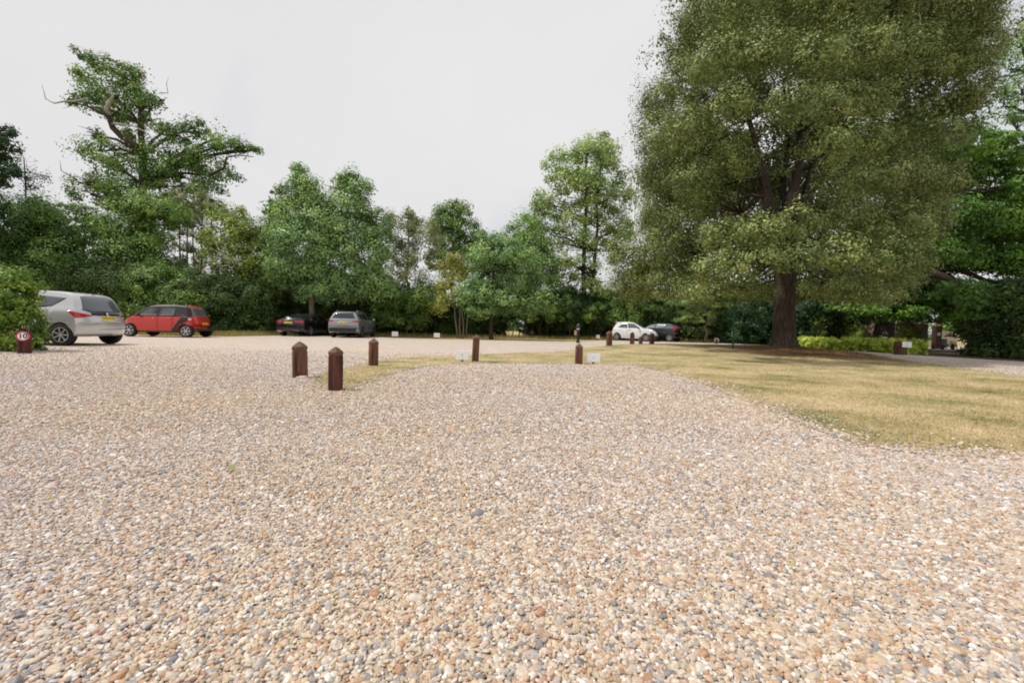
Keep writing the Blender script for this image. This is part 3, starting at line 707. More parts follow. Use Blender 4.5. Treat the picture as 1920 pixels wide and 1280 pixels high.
tree('chestnut_tree', 'great dark horse chestnut filling the right side with drooping tiers of leaves', 25, 1652,
     [(1700, 250, 50, 40), (1760, 260, 60, 34), (1830, 275, 60, 34), (1900, 285, 50, 34), (1700, 320, 60, 40), (1780, 330, 60, 34), (1850, 340, 60, 34), (1920, 350, 50, 36), (1690, 400, 60, 34), (1770, 400, 60, 32), (1840, 410, 60, 30), (1910, 420, 60, 34),
      (1660, 470, 50, 30), (1730, 470, 60, 28), (1800, 480, 60, 26), (1870, 480, 60, 28), (1930, 490, 50, 30), (1640, 530, 50, 24), (1700, 540, 60, 22), (1770, 545, 60, 20), (1840, 545, 60, 22), (1910, 545, 60, 24), (1600, 570, 44, 18), (1670, 582, 60, 14), (1740, 588, 60, 12), (1810, 592, 60, 14), (1880, 596, 60, 20), (1940, 600, 50, 24), (1850, 560, 50, 26, -6.5), (1905, 590, 50, 26, -7), (1815, 540, 40, 20, -5), (1690, 560, 60, 26, 3), (1760, 560, 60, 30, 4), (1840, 560, 70, 34, 4), (1920, 560, 60, 40, 3), (1700, 500, 60, 40, 4), (1800, 450, 80, 50, 4), (1900, 430, 70, 60, 4), (1860, 610, 50, 22, -1), (1920, 620, 50, 26, -1), (1630, 585, 40, 16, 2), (1590, 590, 30, 12, 3)],
     'chest', (1700, 250, .5), 'bark_dark', leaf=.17, cover=3.6, clump=.6, seed=42, depth=1.1, flat=.35, shell=.4, asp=.5, per=50, sub=2, dj=2.2, tb=.05)
tree('beech_tree', 'blue green treetop in the upper right corner behind the holm oak', 26, 1930,
     [(1905, 60, 24, 50), (1890, 130, 24, 30), (1915, 170, 24, 30), (1880, 200, 20, 20), (1960, 120, 60, 90), (1900, 230, 30, 20)], 'ash', (1930, 60, .3), 'bark_dark', leaf=.15, cover=.9, clump=.5, seed=43, tb=-.1, sub=4)

# shrubs under and between the trees
SG = 'dark shrubs along the woodland edge'
def shrub(name, label, D, px, w, h, leafm, seed, leaf=.11, cover=4.5, clump=.32, rows=None, group=SG, cat='shrub', depth=1.0, base_y=None, tb=0.0, flat=.8):
    base = gp(px, D); root = empty(name, base); tag(root, label, cat, group)
    rnd = random.Random(seed); bl = []
    nx = max(2, int(w / h * 2.2)); 
    for i in range(nx):
        for j in range(3):
            t = (i + .5) / nx * 2 - 1
            hh = h * (0.42 if j == 0 else 0.72 * (1 - .35 * t * t) if j == 1 else .14)
            bl.append((Vector((t * w * .42, rnd.uniform(-.2, .2) * depth, hh + rnd.uniform(-.05, .05) * h)), (w / nx * .8, w / nx * .8 * depth, h * .30)))
    crown('foliage', bl, root, LM[leafm], leaf, cover, clump, seed, .55, flat, per=50, tb=tb, floor=0.0)
    bm = bmesh.new()
    for i in range(6):
        x = rnd.uniform(-.3, .3) * w
        tube(bm, wig(rnd, (x * .5, 0, -.03), (x, rnd.uniform(-.2, .2), h * .75), 4, .08), [.03, .027, .022, .015, .006], 5)
    bm_obj('stems', bm, M['bark_dark'], root, smooth=True)
    return root
shr = [(-40, 27, 6, 4.4, 'dark', 'laurel_shrub', 'dark laurel mass beyond the near hedge, left of the silver car'),
       (110, 28, 6, 3.0, 'mid', 'laurel_shrub', 'shadowy laurel directly behind the silver car'),
       (215, 26.5, 5.2, 4.0, 'dark', 'laurel_shrub', 'dark laurel between the silver car and the red car'),
       (300, 26, 5.5, 3.9, 'mid', 'laurel_shrub', 'tall green laurel right behind the red car'),
       (385, 27, 5, 3.6, 'dark', 'laurel_shrub', 'deep green laurel behind the tail of the red car'),
       (440, 28, 5, 3.6, 'dark', 'laurel_shrub', 'dark laurel under the yellow green hazel'),
       (520, 33, 7, 4.4, 'dark', 'yew_shrub', 'black green yew behind the black saloon'),
       (610, 33, 7, 4.4, 'dark', 'yew_shrub', 'black green yew behind the grey car'),
       (690, 34, 6.5, 4.2, 'dark', 'yew_shrub', 'black green yew right of the grey car'),
       (755, 35, 6, 3.6, 'dark', 'yew_shrub', 'black green yew behind the left one of two small white signs'),
       (830, 36, 5.5, 3.4, 'dark', 'yew_shrub', 'black green yew behind the right one of two small white signs'),
       (895, 37, 4.8, 3.4, 'dark', 'yew_shrub', 'black green yew between the yellowing shrub and the low wide tree'),
       (1060, 38, 7.5, 4.4, 'dark', 'yew_shrub', 'black green yew behind the black bollard lamp'),
       (1130, 40, 7, 4.4, 'dark', 'yew_shrub', 'black green yew left of the white hatchback'),
       (1200, 42, 8, 4.6, 'dark', 'yew_shrub', 'black green yew behind the white hatchback'),
       (1275, 38, 6.5, 4.3, 'dark', 'yew_shrub', 'black green yew behind the dark hatchback'),
       (1360, 36, 7.5, 4.0, 'dark', 'yew_shrub', 'black green yew left of the green metal post'),
       (1425, 33, 6, 4.2, 'yew', 'yew_shrub', 'black green yew between the green post and the great trunk'),
       (1515, 27, 3.0, 3.6, 'yew', 'yew_shrub', 'tall clipped dark yew right of the great trunk'),
       (1565, 27.5, 3.0, 2.9, 'mid', 'holly_shrub', 'brownish green shrub behind the yellow hedge'),
       (1597, 26.5, 1.0, 1.6, 'olive', 'privet_shrub', 'small yellow green clipped shrub at the end of the brownish one'),
       (1884, 18.8, 2.6, 2.2, 'dark', 'laurel_shrub', 'very dark shrub beside the opening to the gates'),
       (1935, 18, 3.2, 3.4, 'dark', 'laurel_shrub', 'deeply shaded shrub near the right border'),
       (1965, 17.5, 4, 3.6, 'dark', 'laurel_shrub', 'deeply shaded shrub cut by the right border')]
for i, (px, D, w, h, lm, nm, lb) in enumerate(shr):
    shrub(nm, lb, D, px, w, h, lm, 100 + i, leaf=.12 if D > 22 else .1, group=SG if lm in ('dark', 'yew') else None)
shrub('holly_shrub', 'narrow bright green column of leaves beside the clipped yew', 26, 1531, .55, 2.3, 'olive', 140, leaf=.09, group=None, tb=-.1)
shrub('smoke_bush', 'purple brown shrub left of the dark chestnut trunk', 30, 1625, 1.6, 1.8, 'purple', 141, group=None, cover=3.2)
shrub('smoke_bush', 'tan pinkish shrub right of the dark chestnut trunk', 28, 1684, 2.0, 1.9, 'purple', 142, group=None, tb=.2)
shrub('privet_shrub', 'yellowish shrub left of the brick gate pillars', 27, 1700, .9, 1.6, 'gold', 143, group=None, tb=-.1)
# hedge of thin trunks under the canopy, the bright field seen between them
rr = random.Random(77)
marks = [948, 962, 974, 990, 1000, 1012, 1024, 1034, 1046, 1068, 1110]
nms = ['first', 'second', 'third', 'fourth', 'fifth', 'sixth', 'seventh', 'eighth', 'ninth', 'tenth', 'eleventh']
for i, x in enumerate(marks):
    r_ = .05 if i != 5 else .11
    tree('thorn_tree', '%s thin dark trunk from the left in the row in front of the bright field' % nms[i], 35 + rr.uniform(-1, 1.5), x,
         [(x + rr.uniform(-8, 8), 578 + rr.uniform(-4, 4), 17, 13), (x + rr.uniform(-8, 8), 594, 14, 8)], 'dark' if i % 2 else 'mid', (x + rr.uniform(-6, 6), 570, r_), 'bark_dark', leaf=.13, cover=3.0, clump=.35, seed=200 + i, group='row of thin trunks before the field', sub=3, amp=.12)

# the great holm oak
HD = TREE[1]
def holm():
    base = Vector((TREE[0], TREE[1], hgt(*TREE) - .03)); root = empty('holm_oak_tree', base)
    tag(root, 'great evergreen oak with thick dark trunk, its dense olive crown running out of frame', 'tree')
    px = [ # (px, py, rx, ry, depth offset)
      (1330, 20, 60, 60, 1), (1390, 10, 80, 60, -2.5), (1480, -40, 90, 70, -1), (1570, 0, 90, 70, -3), (1660, -10, 90, 70, -1.5), (1750, 10, 90, 70, -1), (1812, 30, 62, 56, 0), (1845, 90, 36, 38, 1.5),
      (1275, 90, 38, 40, 1.5), (1280, 150, 56, 50, -1.5), (1235, 190, 40, 40, 1), (1350, 110, 70, 50, -3.5), (1440, 100, 70, 50, -4), (1530, 110, 70, 46, -4.5), (1610, 90, 70, 50, -4), (1700, 100, 70, 50, -3), (1790, 100, 60, 50, -1), (1830, 150, 40, 44, 1),
      (1235, 250, 50, 44, -1), (1290, 240, 60, 50, -3), (1370, 200, 56, 40, -4), (1490, 190, 60, 36, -5), (1570, 190, 60, 36, -5), (1640, 180, 50, 44, -3), (1800, 190, 44, 30, 2), (1720, 190, 40, 26, 2),
      (1240, 320, 44, 44, 0), (1300, 330, 60, 48, -3), (1380, 290, 50, 40, -3), (1560, 270, 60, 36, -5), (1620, 260, 50, 40, -4), (1680, 270, 40, 30, 0), (1740, 260, 46, 26, 3), (1800, 250, 30, 24, 4),
      (1240, 390, 44, 40, 1), (1290, 410, 50, 44, -1), (1350, 380, 50, 30, 1), (1400, 350, 34, 24, 2), (1570, 340, 54, 36, -3), (1640, 330, 56, 44, -3), (1700, 330, 60, 44, -2), (1770, 330, 44, 50, -1),
      (1240, 460, 44, 36, 0), (1180, 490, 36, 36, 1.5), (1150, 470, 18, 24, 2), (1290, 480, 40, 34, 2), (1360, 440, 60, 40, -4.6), (1430, 430, 60, 36, -5.2), (1490, 410, 50, 34, -5), (1600, 400, 60, 44, -4.5), (1680, 410, 60, 44, -4.5), (1750, 410, 40, 44, -3),
      (1340, 500, 60, 34, -5), (1420, 490, 66, 34, -5.6), (1500, 480, 60, 34, -5.6), (1580, 470, 60, 40, -5.2), (1660, 480, 64, 40, -5), (1720, 480, 40, 36, -4),
      (1180, 530, 44, 24, 2), (1250, 530, 50, 26, 0), (1320, 545, 60, 22, -2), (1400, 540, 60, 20, -2), (1550, 535, 64, 26, -3.6), (1620, 545, 60, 26, -3.6), (1680, 545, 44, 24, -3), (1500, 548, 50, 16, 3), (1430, 552, 50, 12, 4), (1330, 552, 60, 14, 3), (1260, 500, 50, 36, 1.5), (1210, 540, 50, 22, 2.5), (1300, 520, 60, 30, 1), (1380, 545, 60, 20, 1), (1440, 530, 50, 24, 2), (1520, 520, 50, 30, 1), (1580, 545, 60, 22, 0), (1650, 555, 56, 16, -1), (1700, 500, 50, 40, -1), (1340, 565, 60, 8, 1), (1600, 500, 60, 30, -2), (1540, 440, 50, 40, -1), (1640, 430, 60, 40, 0), (1240, 420, 46, 44, 2.5), (1290, 360, 50, 44, 2), (1290, 260, 50, 44, 2), (1330, 180, 60, 40, 1)]
    bl = []
    for (x, y, rx, ry, dd) in px:
        D = HD + dd; k = D / F_PX; c = at(x, y, D)
        q = .92 if (x < 1262 or x > 1830 or y < 40) else .76
        bl.append((c - base, (rx * k * q, max(rx, ry) * k * q * .9, ry * k * q)))
    # the part of the crown above the picture and behind, which shades the rest
    for (x, y, z, r) in [(0.5, 0, 14.5, 4.2), (-1.2, 1.5, 13.6, 3.0), (4, 1, 13.2, 3.6), (0, 3.0, 9, 3.2), (3.5, 2.8, 7.5, 2.8), (-2.4, 3, 7.5, 2.6), (4.5, 2, 10, 3.0), (0.5, 3.4, 5.2, 2.2)]:
        bl.append((Vector((x, y, z)), (r, r, r * .8)))
    inner = []
    for (x, y, rx, ry, dd) in [(1290, 260, 50, 60, .8), (1300, 360, 50, 50, .6), (1340, 110, 50, 40, .8), (1300, 460, 50, 40, 1), (1370, 530, 80, 20, .8), (1480, 545, 80, 16, 1.2), (1600, 530, 80, 30, .5), (1640, 420, 60, 50, .5), (1620, 310, 50, 50, .6), (1380, 420, 36, 40, .5),
                              (1550, 120, 60, 50, .5), (1650, 80, 70, 50, .5), (1780, 90, 60, 60, .5), (1720, 380, 50, 60, .5), (1560, 470, 50, 40, .8), (1400, 180, 40, 30, .5), (1370, 290, 40, 40, .8), (1450, 20, 60, 50, .5), (1440, 470, 50, 30, 1), (1220, 500, 50, 30, 1.8), (1820, 180, 40, 30, 1), (1550, 250, 40, 40, .5)]:
        D = HD + dd; k = D / F_PX
        inner.append((at(x, y, D) - base, (rx * k, rx * k * .6, ry * k)))
    front = bl[:len(px)]; back = bl[len(px):]
    crown('crown', front, root, LM['holm'], .070, 2.3, .27, 50, .55, .9, per=44, pm=1, shell=.8, tv=.17, droop=.4, dw=1.1)
    crown('inner_crown', inner, root, LM['holm'], .12, 2.0, .5, 52, .55, .8, per=60, pm=1, shell=.1)  # inner leaf fill, added to block sky light and darken the crown's interior
    crown('upper_crown', back, root, LM['holm'], .13, 2.2, .5, 51, .5, .8, per=50, shell=.5)
    rnd = random.Random(5); bm = bmesh.new()
    # fluted, leaning trunk with root flare
    rings = []
    H = [(0, .64), (.08, .53), (.2, .45), (.45, .40), (.9, .375), (1.5, .355), (2.2, .345), (3.0, .36), (3.6, .38)]
    for z, r in H:
        ring = []
        for k in range(40):
            a = 2 * PI * k / 40
            fl = 1 + (.05 + .12 * math.exp(-z * 3)) * math.cos(5 * a + .6 + z * .25) + .03 * math.cos(11 * a + z) + .02 * noise.noise(Vector((math.cos(a) * 2, math.sin(a) * 2, z * 1.5)))
            lean = -.035 * z
            ring.append(bm.verts.new((lean + r * fl * math.cos(a), r * fl * math.sin(a), z - .05)))
        rings.append(ring)
    for a, b in zip(rings, rings[1:]):
        for k in range(40): bm.faces.new((a[k], a[(k + 1) % 40], b[(k + 1) % 40], b[k]))
    bm_obj('trunk', bm, M['bark'], root, smooth=True)
    bm = bmesh.new()
    fork = Vector((-.12, 0, 3.4))
    heads = [at(1425, 300, HD - .3) - base, at(1500, 250, HD + .2) - base, at(1470, 330, HD + .8) - base, at(1560, 200, HD + .5) - base, at(1390, 400, HD - 1) - base, at(1580, 380, HD - 1.0) - base]
    mains = []
    for i, h in enumerate(heads):
        p = wig(rnd, fork, h, 6, .18); rad = [.30 - .035 * k for k in range(7)] if i < 4 else [.2 - .024 * k for k in range(7)]
        tube(bm, p, rad, 9); mains.append((p, rad))
        if i < 4:
            e = h + (h - fork).normalized() * 6 + Vector((rnd.uniform(-1, 1), 0, 1)); q = wig(rnd, h, e, 5, .3)
            tube(bm, q, [.1, .085, .07, .05, .03, .012], 7); mains.append((q, [.1, .085, .07, .05, .03, .012]))
    for c, r in bl:
        best = min(((p - c).length + max(0, p.z - c.z) * 1.5, k, j) for k, (pp, _) in enumerate(mains) for j, p in enumerate(pp))
        s = mains[best[1]][0][best[2]]; rr_ = min(.09, mains[best[1]][1][best[2]] * .5)
        tube(bm, wig(rnd, s, c, 5, .35), [rr_, rr_ * .8, rr_ * .65, rr_ * .5, rr_ * .35, rr_ * .18], 6)
        for _ in range(3):
            e = c + Vector((rnd.uniform(-1, 1) * r[0], rnd.uniform(-1, 1) * r[1], rnd.uniform(-1, 1) * r[2])) * .8
            tube(bm, wig(rnd, c, e, 3, .12), [rr_ * .3, rr_ * .22, rr_ * .14, rr_ * .05], 4)
    bm_obj('limbs', bm, M['bark_dark'], root, smooth=True)
holm()

# clipped yellow hedge beside the right hand path
def long_hedge(name, label, a, b, h, wd, lm, seed, leaf=.07, cover=5, clump=.16, n=None, lumpy=.06, group=None):
    a, b = Vector(a), Vector(b); mid = (a + b) / 2
    root = empty(name, mid); tag(root, label, 'hedge', group)
    rnd = random.Random(seed); Ln = (b - a).length; n = n or int(Ln / (wd * .45)); bl = []
    for i in range(n + 1):
        p = a.lerp(b, i / n)
        for zz in (.32, .72):
            hh = h * (1 + rnd.uniform(-lumpy, lumpy))
            bl.append((p - mid + Vector((0, rnd.uniform(-.05, .05), hh * zz)), (wd * .5, wd * .5, hh * .32)))
    crown('foliage', bl, root, LM[lm], leaf, cover, clump, seed, .6, .8, per=40, floor=0.0)
    bm = bmesh.new()
    for i in range(n * 2):
        p = a.lerp(b, rnd.random()) - mid
        tube(bm, wig(rnd, p + Vector((0, 0, -.03)), p + Vector((rnd.uniform(-.12, .12), 0, h * .7)), 3, .04), [.014, .012, .009, .004], 5)
    bm_obj('stems', bm, M['bark'], root, smooth=True)
    return root
long_hedge('hedge', 'low clipped yellow green hedge running behind the great trunk', gp(1480, 25.5), gp(1660, 18.9), .62, .8, 'hedge', 301)
long_hedge('hedge', 'shorter bright green hedge block behind the right hand post and sign', gp(1668, 18.0), gp(1712, 17.6), .60, .9, 'hedge', 302, n=3, group=None)
# near leafy hedge at the left border
def near_bush():
    base = gp(5, 9.9); root = empty('hedge_bush', base); tag(root, 'tall leafy bright green hedge at the left border behind the speed sign post', 'hedge')
    bl = []
    for (x, y, rx, ry, dd) in [(10, 520, 50, 20, .1), (-30, 515, 50, 26, 0), (45, 525, 26, 20, .1), (30, 555, 34, 28, 0), (-20, 560, 44, 34, -.1), (10, 590, 34, 30, .1), (-30, 610, 40, 36, 0), (48, 600, 20, 26, .2), (35, 580, 24, 22, 0), (50, 635, 20, 26, .2), (8, 635, 36, 26, 0), (-70, 570, 50, 70, .3), (-120, 560, 60, 80, .5), (62, 640, 10, 22, .2)]:
        D = 9.9 + dd; k = D / F_PX
        bl.append((at(x, y, D) - base, (rx * k, .4, ry * k)))
    crown('foliage', bl, root, LM['bush'], .062, 3.2, .17, 303, .6, .8, per=30, shell=.5, floor=0.0)
    bm = bmesh.new(); rnd = random.Random(9)
    for c, r in bl:
        p = Vector((c.x * .6 + rnd.uniform(-.2, .2), rnd.uniform(-.1, .1), -.04))
        tube(bm, wig(rnd, p, c, 5, .08), [.022, .02, .016, .012, .009, .005], 6)
        for _ in range(4):
            tube(bm, wig(rnd, c, c + Vector((rnd.uniform(-1, 1) * r[0], rnd.uniform(-1, 1) * r[1], rnd.uniform(-1, 1) * r[2])), 3, .03), [.007, .005, .004, .002], 4)
    bm_obj('stems', bm, M['bark'], root, smooth=True)
near_bush()
# dry grass tufts on the verge and the distant tree belt
def verge_tufts():
    rng = np.random.default_rng(14); X = []; Y = []
    for (a, b, n, s) in [((430, 24.6), (530, 28.8), 4200, .5), ((220, 23.3), (430, 24.0), 2500, .3), ((700, 31), (1130, 35), 5000, .5), ((1130, 35), (1400, 33.5), 2500, .5), ((60, 26.5), (220, 23.5), 2000, .4)]:
        p, q = gp(*a), gp(*b); t = rng.random(n)
        X.append(p.x + (q.x - p.x) * t + rng.normal(0, s, n)); Y.append(p.y + (q.y - p.y) * t + rng.normal(0, s, n))
    o = blades('dry_grass', np.concatenate(X), np.concatenate(Y), .06, .38, .012, LM['straw'], 15, .6, -.01)
    tag(o, 'straw coloured tufts of dry grass along the woodland edge', 'grass', kind='stuff')
verge_tufts()
def far_belt():
    rnd = random.Random(21); bl = []
    for i in range(70):
        x = -150 + i * 4.6
        hh = 2.4 if -16 < x < 24 else 4.6
        bl.append((Vector((x, 112 + rnd.uniform(-6, 6), hh * .7)), (4.2, 3, hh * .8 + rnd.random())))
    root = crown('distant_woodland', bl, None, LM['mid'], .8, 3.0, 1.6, 60, .6, .8, per=40, floor=0.0)
    tag(root, 'low far off tree belt beyond the bright field', 'woodland', kind='stuff')
far_belt()
def leaf_litter():
    rng = np.random.default_rng(31); n = 2600
    a = rng.uniform(0, 2 * PI, n); r = np.abs(rng.normal(0, 3.2, n)) + .5
    x = TREE[0] + np.cos(a) * r * 1.3; y = TREE[1] - 1 + np.sin(a) * r
    k = inside(x, y, ISL); x, y = x[k], y[k]
    x2 = rng.uniform(-2, 12, 1400); y2 = rng.uniform(3, 16, 1400); k = inside(x2, y2, ISL) & (rng.random(1400) < .35)
    x = np.concatenate([x, x2[k]]); y = np.concatenate([y, y2[k]])
    gx = rng.uniform(-9, 9, 420); gy = rng.uniform(1.2, 14, 420)
    x = np.concatenate([x, gx]); y = np.concatenate([y, gy])
    P = np.stack([x, y, hgt_np(x, y) + .034], 1)
    nr = np.array([0, 0, 1.0]) + rng.normal(0, .25, P.shape)
    V = rhombs(P, nr, .034, .5, rng)
    o = link('fallen_leaves', np_mesh('fallen_leaves', V, len(P), 4, rng.random(len(P))), LM['gold'])
    tag(o, 'small pale fallen leaves scattered over lawn and gravel', 'leaves', kind='stuff')
leaf_litter()
print('LEAVES', LEAVES)
# ---------------------------------------------------------------- timber bollards
def post_mesh(bm, prof, hw, ch=0.28):
    """chamfered square rings: prof = (z, half width factor)"""
    rings = []
    for z, f in prof:
        w = hw * f; c = w * ch
        ring = [(w, -w + c), (w, w - c), (w - c, w), (-w + c, w), (-w, w - c), (-w, -w + c), (-w + c, -w), (w - c, -w)]
        rings.append([bm.verts.new((x, y, z)) for x, y in ring])
    for a, b in zip(rings, rings[1:]):
        for k in range(8): bm.faces.new((a[k], a[(k + 1) % 8], b[(k + 1) % 8], b[k]))
    bm.faces.new(rings[0][::-1]); bm.faces.new(rings[-1])
def bollard(px, D, h, w, label, dark=False, rz=0.0, lean=(0, 0), crack=False, name='timber_bollard', group='short timber bollards', plain=False):
    base = gp(px, D); root = empty(name, base, rz); root.rotation_euler = (lean[0], lean[1], rz)
    tag(root, label, 'bollard', group)
    hw = w / 2; nk = h - w * .78
    bm = bmesh.new(); post_mesh(bm, [(-.12, .97), (0.02, 1.0), (nk * .3, .985), (nk * .6, 1.0), (nk * .85, .99), (nk - .012, .99), (nk, .93)], hw)
    p = bm_obj('post', bm, M['post_dark'] if dark else M['post'], root)
    if plain: prof = [(nk, .93), (nk + .01, 1.0), (h - .01, 1.0), (h, .94)]
    else: prof = [(nk + .001, .92), (nk + w * .07, .93), (nk + w * .10, 1.02), (nk + w * .30, 1.03), (nk + w * .36, .98), (nk + w * .60, .56), (h - w * .06, .22), (h, .10)]
    bm = bmesh.new(); post_mesh(bm, prof, hw, .3)
    bm_obj('cap', bm, M['post_dark'] if (dark and plain) else M['post_cap'], root)
    if crack:
        bm = bmesh.new(); rnd = random.Random(3); L_ = []
        pts = [(-.02, nk * .95), (-.026, nk * .7), (-.018, nk * .5), (-.022, nk * .3), (.004, nk * .2), (-.006, nk * .08)]
        wd = [.002, .0035, .004, .004, .009, .006]
        for (x, z), q in zip(pts, wd): L_.append((bm.verts.new((x - q, -hw - .0015, z)), bm.verts.new((x + q, -hw - .0015, z))))
        for a, b in zip(L_, L_[1:]): bm.faces.new((a[0], a[1], b[1], b[0]))
        bm_obj('split', bm, M['crack'], root)
    return root
b10 = bollard(46, 9.35, .49, .20, 'wide brown post at the left hedge carrying a round 10 sign', dark=True, rz=math.radians(38), name='speed_sign_post', group=None, plain=True)
def sign10(root):
    R = .108
    def disc(nm, r0, r1, yf, yb, m, par):
        bm = bmesh.new(); seg = 40; v = []
        for r in (r0, r1):
            for y in (yf, yb):
                v.append([bm.verts.new((r * math.cos(2 * PI * k / seg), y, r * math.sin(2 * PI * k / seg))) for k in range(seg)] if r > 0 else None)
        a, b, c, d = v
        for k in range(seg):
            j = (k + 1) % seg
            bm.faces.new((c[k], c[j], d[j], d[k]))
            if a: bm.faces.new((a[k], a[j], c[j], c[k])); bm.faces.new((a[j], a[k], b[k], b[j])); bm.faces.new((b[j], b[k], d[k], d[j]))
        if not a: bm.faces.new(c); bm.faces.new(d[::-1])
        bmesh.ops.recalc_face_normals(bm, faces=bm.faces[:])
        return bm_obj(nm, bm, m, par)
    face = disc('sign_face', 0, R - .001, -.012, .0, M['white'], root); face.location = (0, -.106, .385)
    disc('red_rim', R * .74, R, -.016, -.011, M['red_ring'], face)
    cu = bpy.data.curves.new('numerals', 'FONT'); cu.body = '10'; cu.size = .138; cu.align_x = 'CENTER'; cu.align_y = 'CENTER'; cu.extrude = .0015; cu.offset = .004
    t = bpy.data.objects.new('t', cu); COL.objects.link(t)
    me = bpy.data.meshes.new_from_object(t.evaluated_get(bpy.context.evaluated_depsgraph_get())); bpy.data.objects.remove(t)
    n = link('numerals', me, M['ink'], face); n.rotation_euler = (PI / 2, 0, 0); n.location = (0, -.0145, 0)
sign10(b10)
bollard(563, 6.25, .535, .175, 'left one of the two near bollards, split down its face', crack=True, rz=.12, lean=(0, -.025))
bollard(629, 5.10, .53, .135, 'nearest bollard, very dark, on the left tip of the lawn', dark=True, rz=-.2)
bollard(700, 8.30, .54, .17, 'bollard behind the near pair, below the grey car', rz=.45)
bollard(891, 9.80, .63, .155, 'bollard right of the pale sign blending into the gravel', rz=.05, lean=(0, .03))
bollard(1085, 9.75, .475, .165, 'bollard beside the nearest white sign, below the black lamp post', rz=-.1)
bollard(1142, 17.0, .60, .20, 'leftmost of the bollards in front of the white hatchback', rz=.2)
bollard(1185, 18.5, .54, .19, 'bollard in front of the middle of the white hatchback', rz=-.3)
bollard(1201, 23.5, .46, .17, 'small reddish bollard in front of the white hatchback front wheel', rz=.3)
bollard(1222, 19.2, .50, .18, 'bollard in front of the white hatchback headlight', rz=.1)
bollard(1685, 15.9, .50, .25, 'squat flat topped post beside the white sign by the hedge', plain=True, rz=.1, name='timber_post')
bollard(1732, 21.5, .32, .12, 'small dark bollard alone on the grass before the gates', dark=True)
for px, l in [(1725.5, 'first'), (1749, 'second'), (1767.5, 'third'), (1786, 'fourth')]:
    bollard(px, 29.5, .36, .15, '%s from the left of the tiny bollards along the road at the gates' % l, dark=(px > 1770), group='tiny bollards at the gates')
bollard(1343, 30.5, .40, .20, 'small brown bollard beneath the canopy with a white disc fixed to its side', name='disc_sign_post', group=None)
rt = [o for o in COL.objects if o.name.startswith('disc_sign_post')][0]
bm = bmesh.new(); lathe(bm, [(.17, 0), (.17, .012)], 'Y', 28, (.07, .11, .24)); bm_obj('disc', bm, M['white'], rt)

# ---------------------------------------------------------------- small white signs
def sign(px, D, w, h, z0, label, rz=0.0, mark=1, name='lawn_sign', post='black', group='small white parking signs'):
    base = gp(px, D); root = empty(name, base, rz); tag(root, label, 'sign', group)
    bm = bmesh.new(); box(bm, (0, 0, z0 + h / 2), (w, .02, h), bev=.006); b = bm_obj('board', bm, M['white'], root)
    bm = bmesh.new(); box(bm, (0, .022, (z0 + h * .7) / 2 - .03), (.045, .022, z0 + h * .7 + .06)); box(bm, (0, .0195, z0 + h * .5), (.10, .016, .03))
    bm_obj('stake', bm, M[post], root)
    bm = bmesh.new()
    if mark >= 1:
        box(bm, (0, -.0115, z0 + h * .62), (w * .13, .003, .012)); box(bm, (0, -.0115, z0 + h * .45), (w * .08, .003, .016))
    if mark >= 2:
        box(bm, (0, -.0115, z0 + h * .78), (w * .5, .003, .012)); box(bm, (0, -.0115, z0 + h * .28), (w * .6, .003, .010))
    bm_obj('lettering', bm, M['faint'], b)
    return root
sign(1112.5, 9.75, .31, .195, .055, 'larger white sign on the lawn right of a bollard', .02)
sign(866.5, 9.6, .30, .20, .06, 'pale blueish sign left of a bollard, fading into the gravel behind', -.02)
sign(740.5, 27.5, .40, .30, .10, 'tiny white sign under the trees, left of the distant pair', .05)
sign(819, 28.0, .40, .28, .08, 'tiny white sign under the trees, right of the distant pair', -.05)
sign(1121, 34, .30, .30, .10, 'tiny white square sign left of the white hatchback')
sign(1699.5, 15.7, .34, .20, .30, 'white sign with lines of lettering beside the squat post at the hedge', -.05, 2, post='bark')

# ---------------------------------------------------------------- posts
def lamp_bollard(px, D, h, label, notice=False):
    base = gp(px, D); root = empty('bollard_lamp', base); tag(root, label, 'lamp post', 'black bollard lamps')
    bm = bmesh.new(); lathe(bm, [(.11, -.02), (.11, .05), (.085, .08), (.08, h * .62), (.085, h * .64), (.085, h * .7)], seg=20); bm_obj('post', bm, M['black'], root, True)
    bm = bmesh.new(); lathe(bm, [(.088, h * .70), (.088, h * .735)], seg=20); bm_obj('band', bm, M['white'], root, True)
    bm = bmesh.new(); lathe(bm, [(.07, h * .735), (.07, h * .78), (.1, h * .8), (.11, h * .87), (.095, h * .94), (.05, h * .985), (.01, h)], seg=20); bm_obj('globe', bm, M['glass_lamp'], root, True)
    if notice:
        bm = bmesh.new(); box(bm, (-.16, -.05, h * .52), (.14, .02, .3), bev=.004); bm_obj('notice', bm, M['tan'], root)
M['glass_lamp'] = mat('smoked_glass', (0.05, 0.055, 0.065), 0.25, spec=.5)
lamp_bollard(1083.5, 24.5, 1.12, 'black lamp post with a white band and tan notice at the far gravel edge', True)
lamp_bollard(1658, 19.8, .98, 'black lamp post with a white band standing behind the hedge')
lamp_bollard(1702, 19.6, .62, 'short black post just showing over the bright hedge block')
base = gp(1374, 15.2); root = empty('metal_post', base); tag(root, 'slim green metal post standing on the lawn left of the great trunk', 'post')
bm = bmesh.new(); box(bm, (0, 0, .85), (.055, .055, 1.8), bev=.006); bm_obj('shaft', bm, M['green_metal'], root)
bm = bmesh.new(); lathe(bm, [(.05, 1.75), (.055, 1.77), (.05, 1.80), (.012, 1.83)], seg=14); bm_obj('cap', bm, M['green_metal'], root, True)
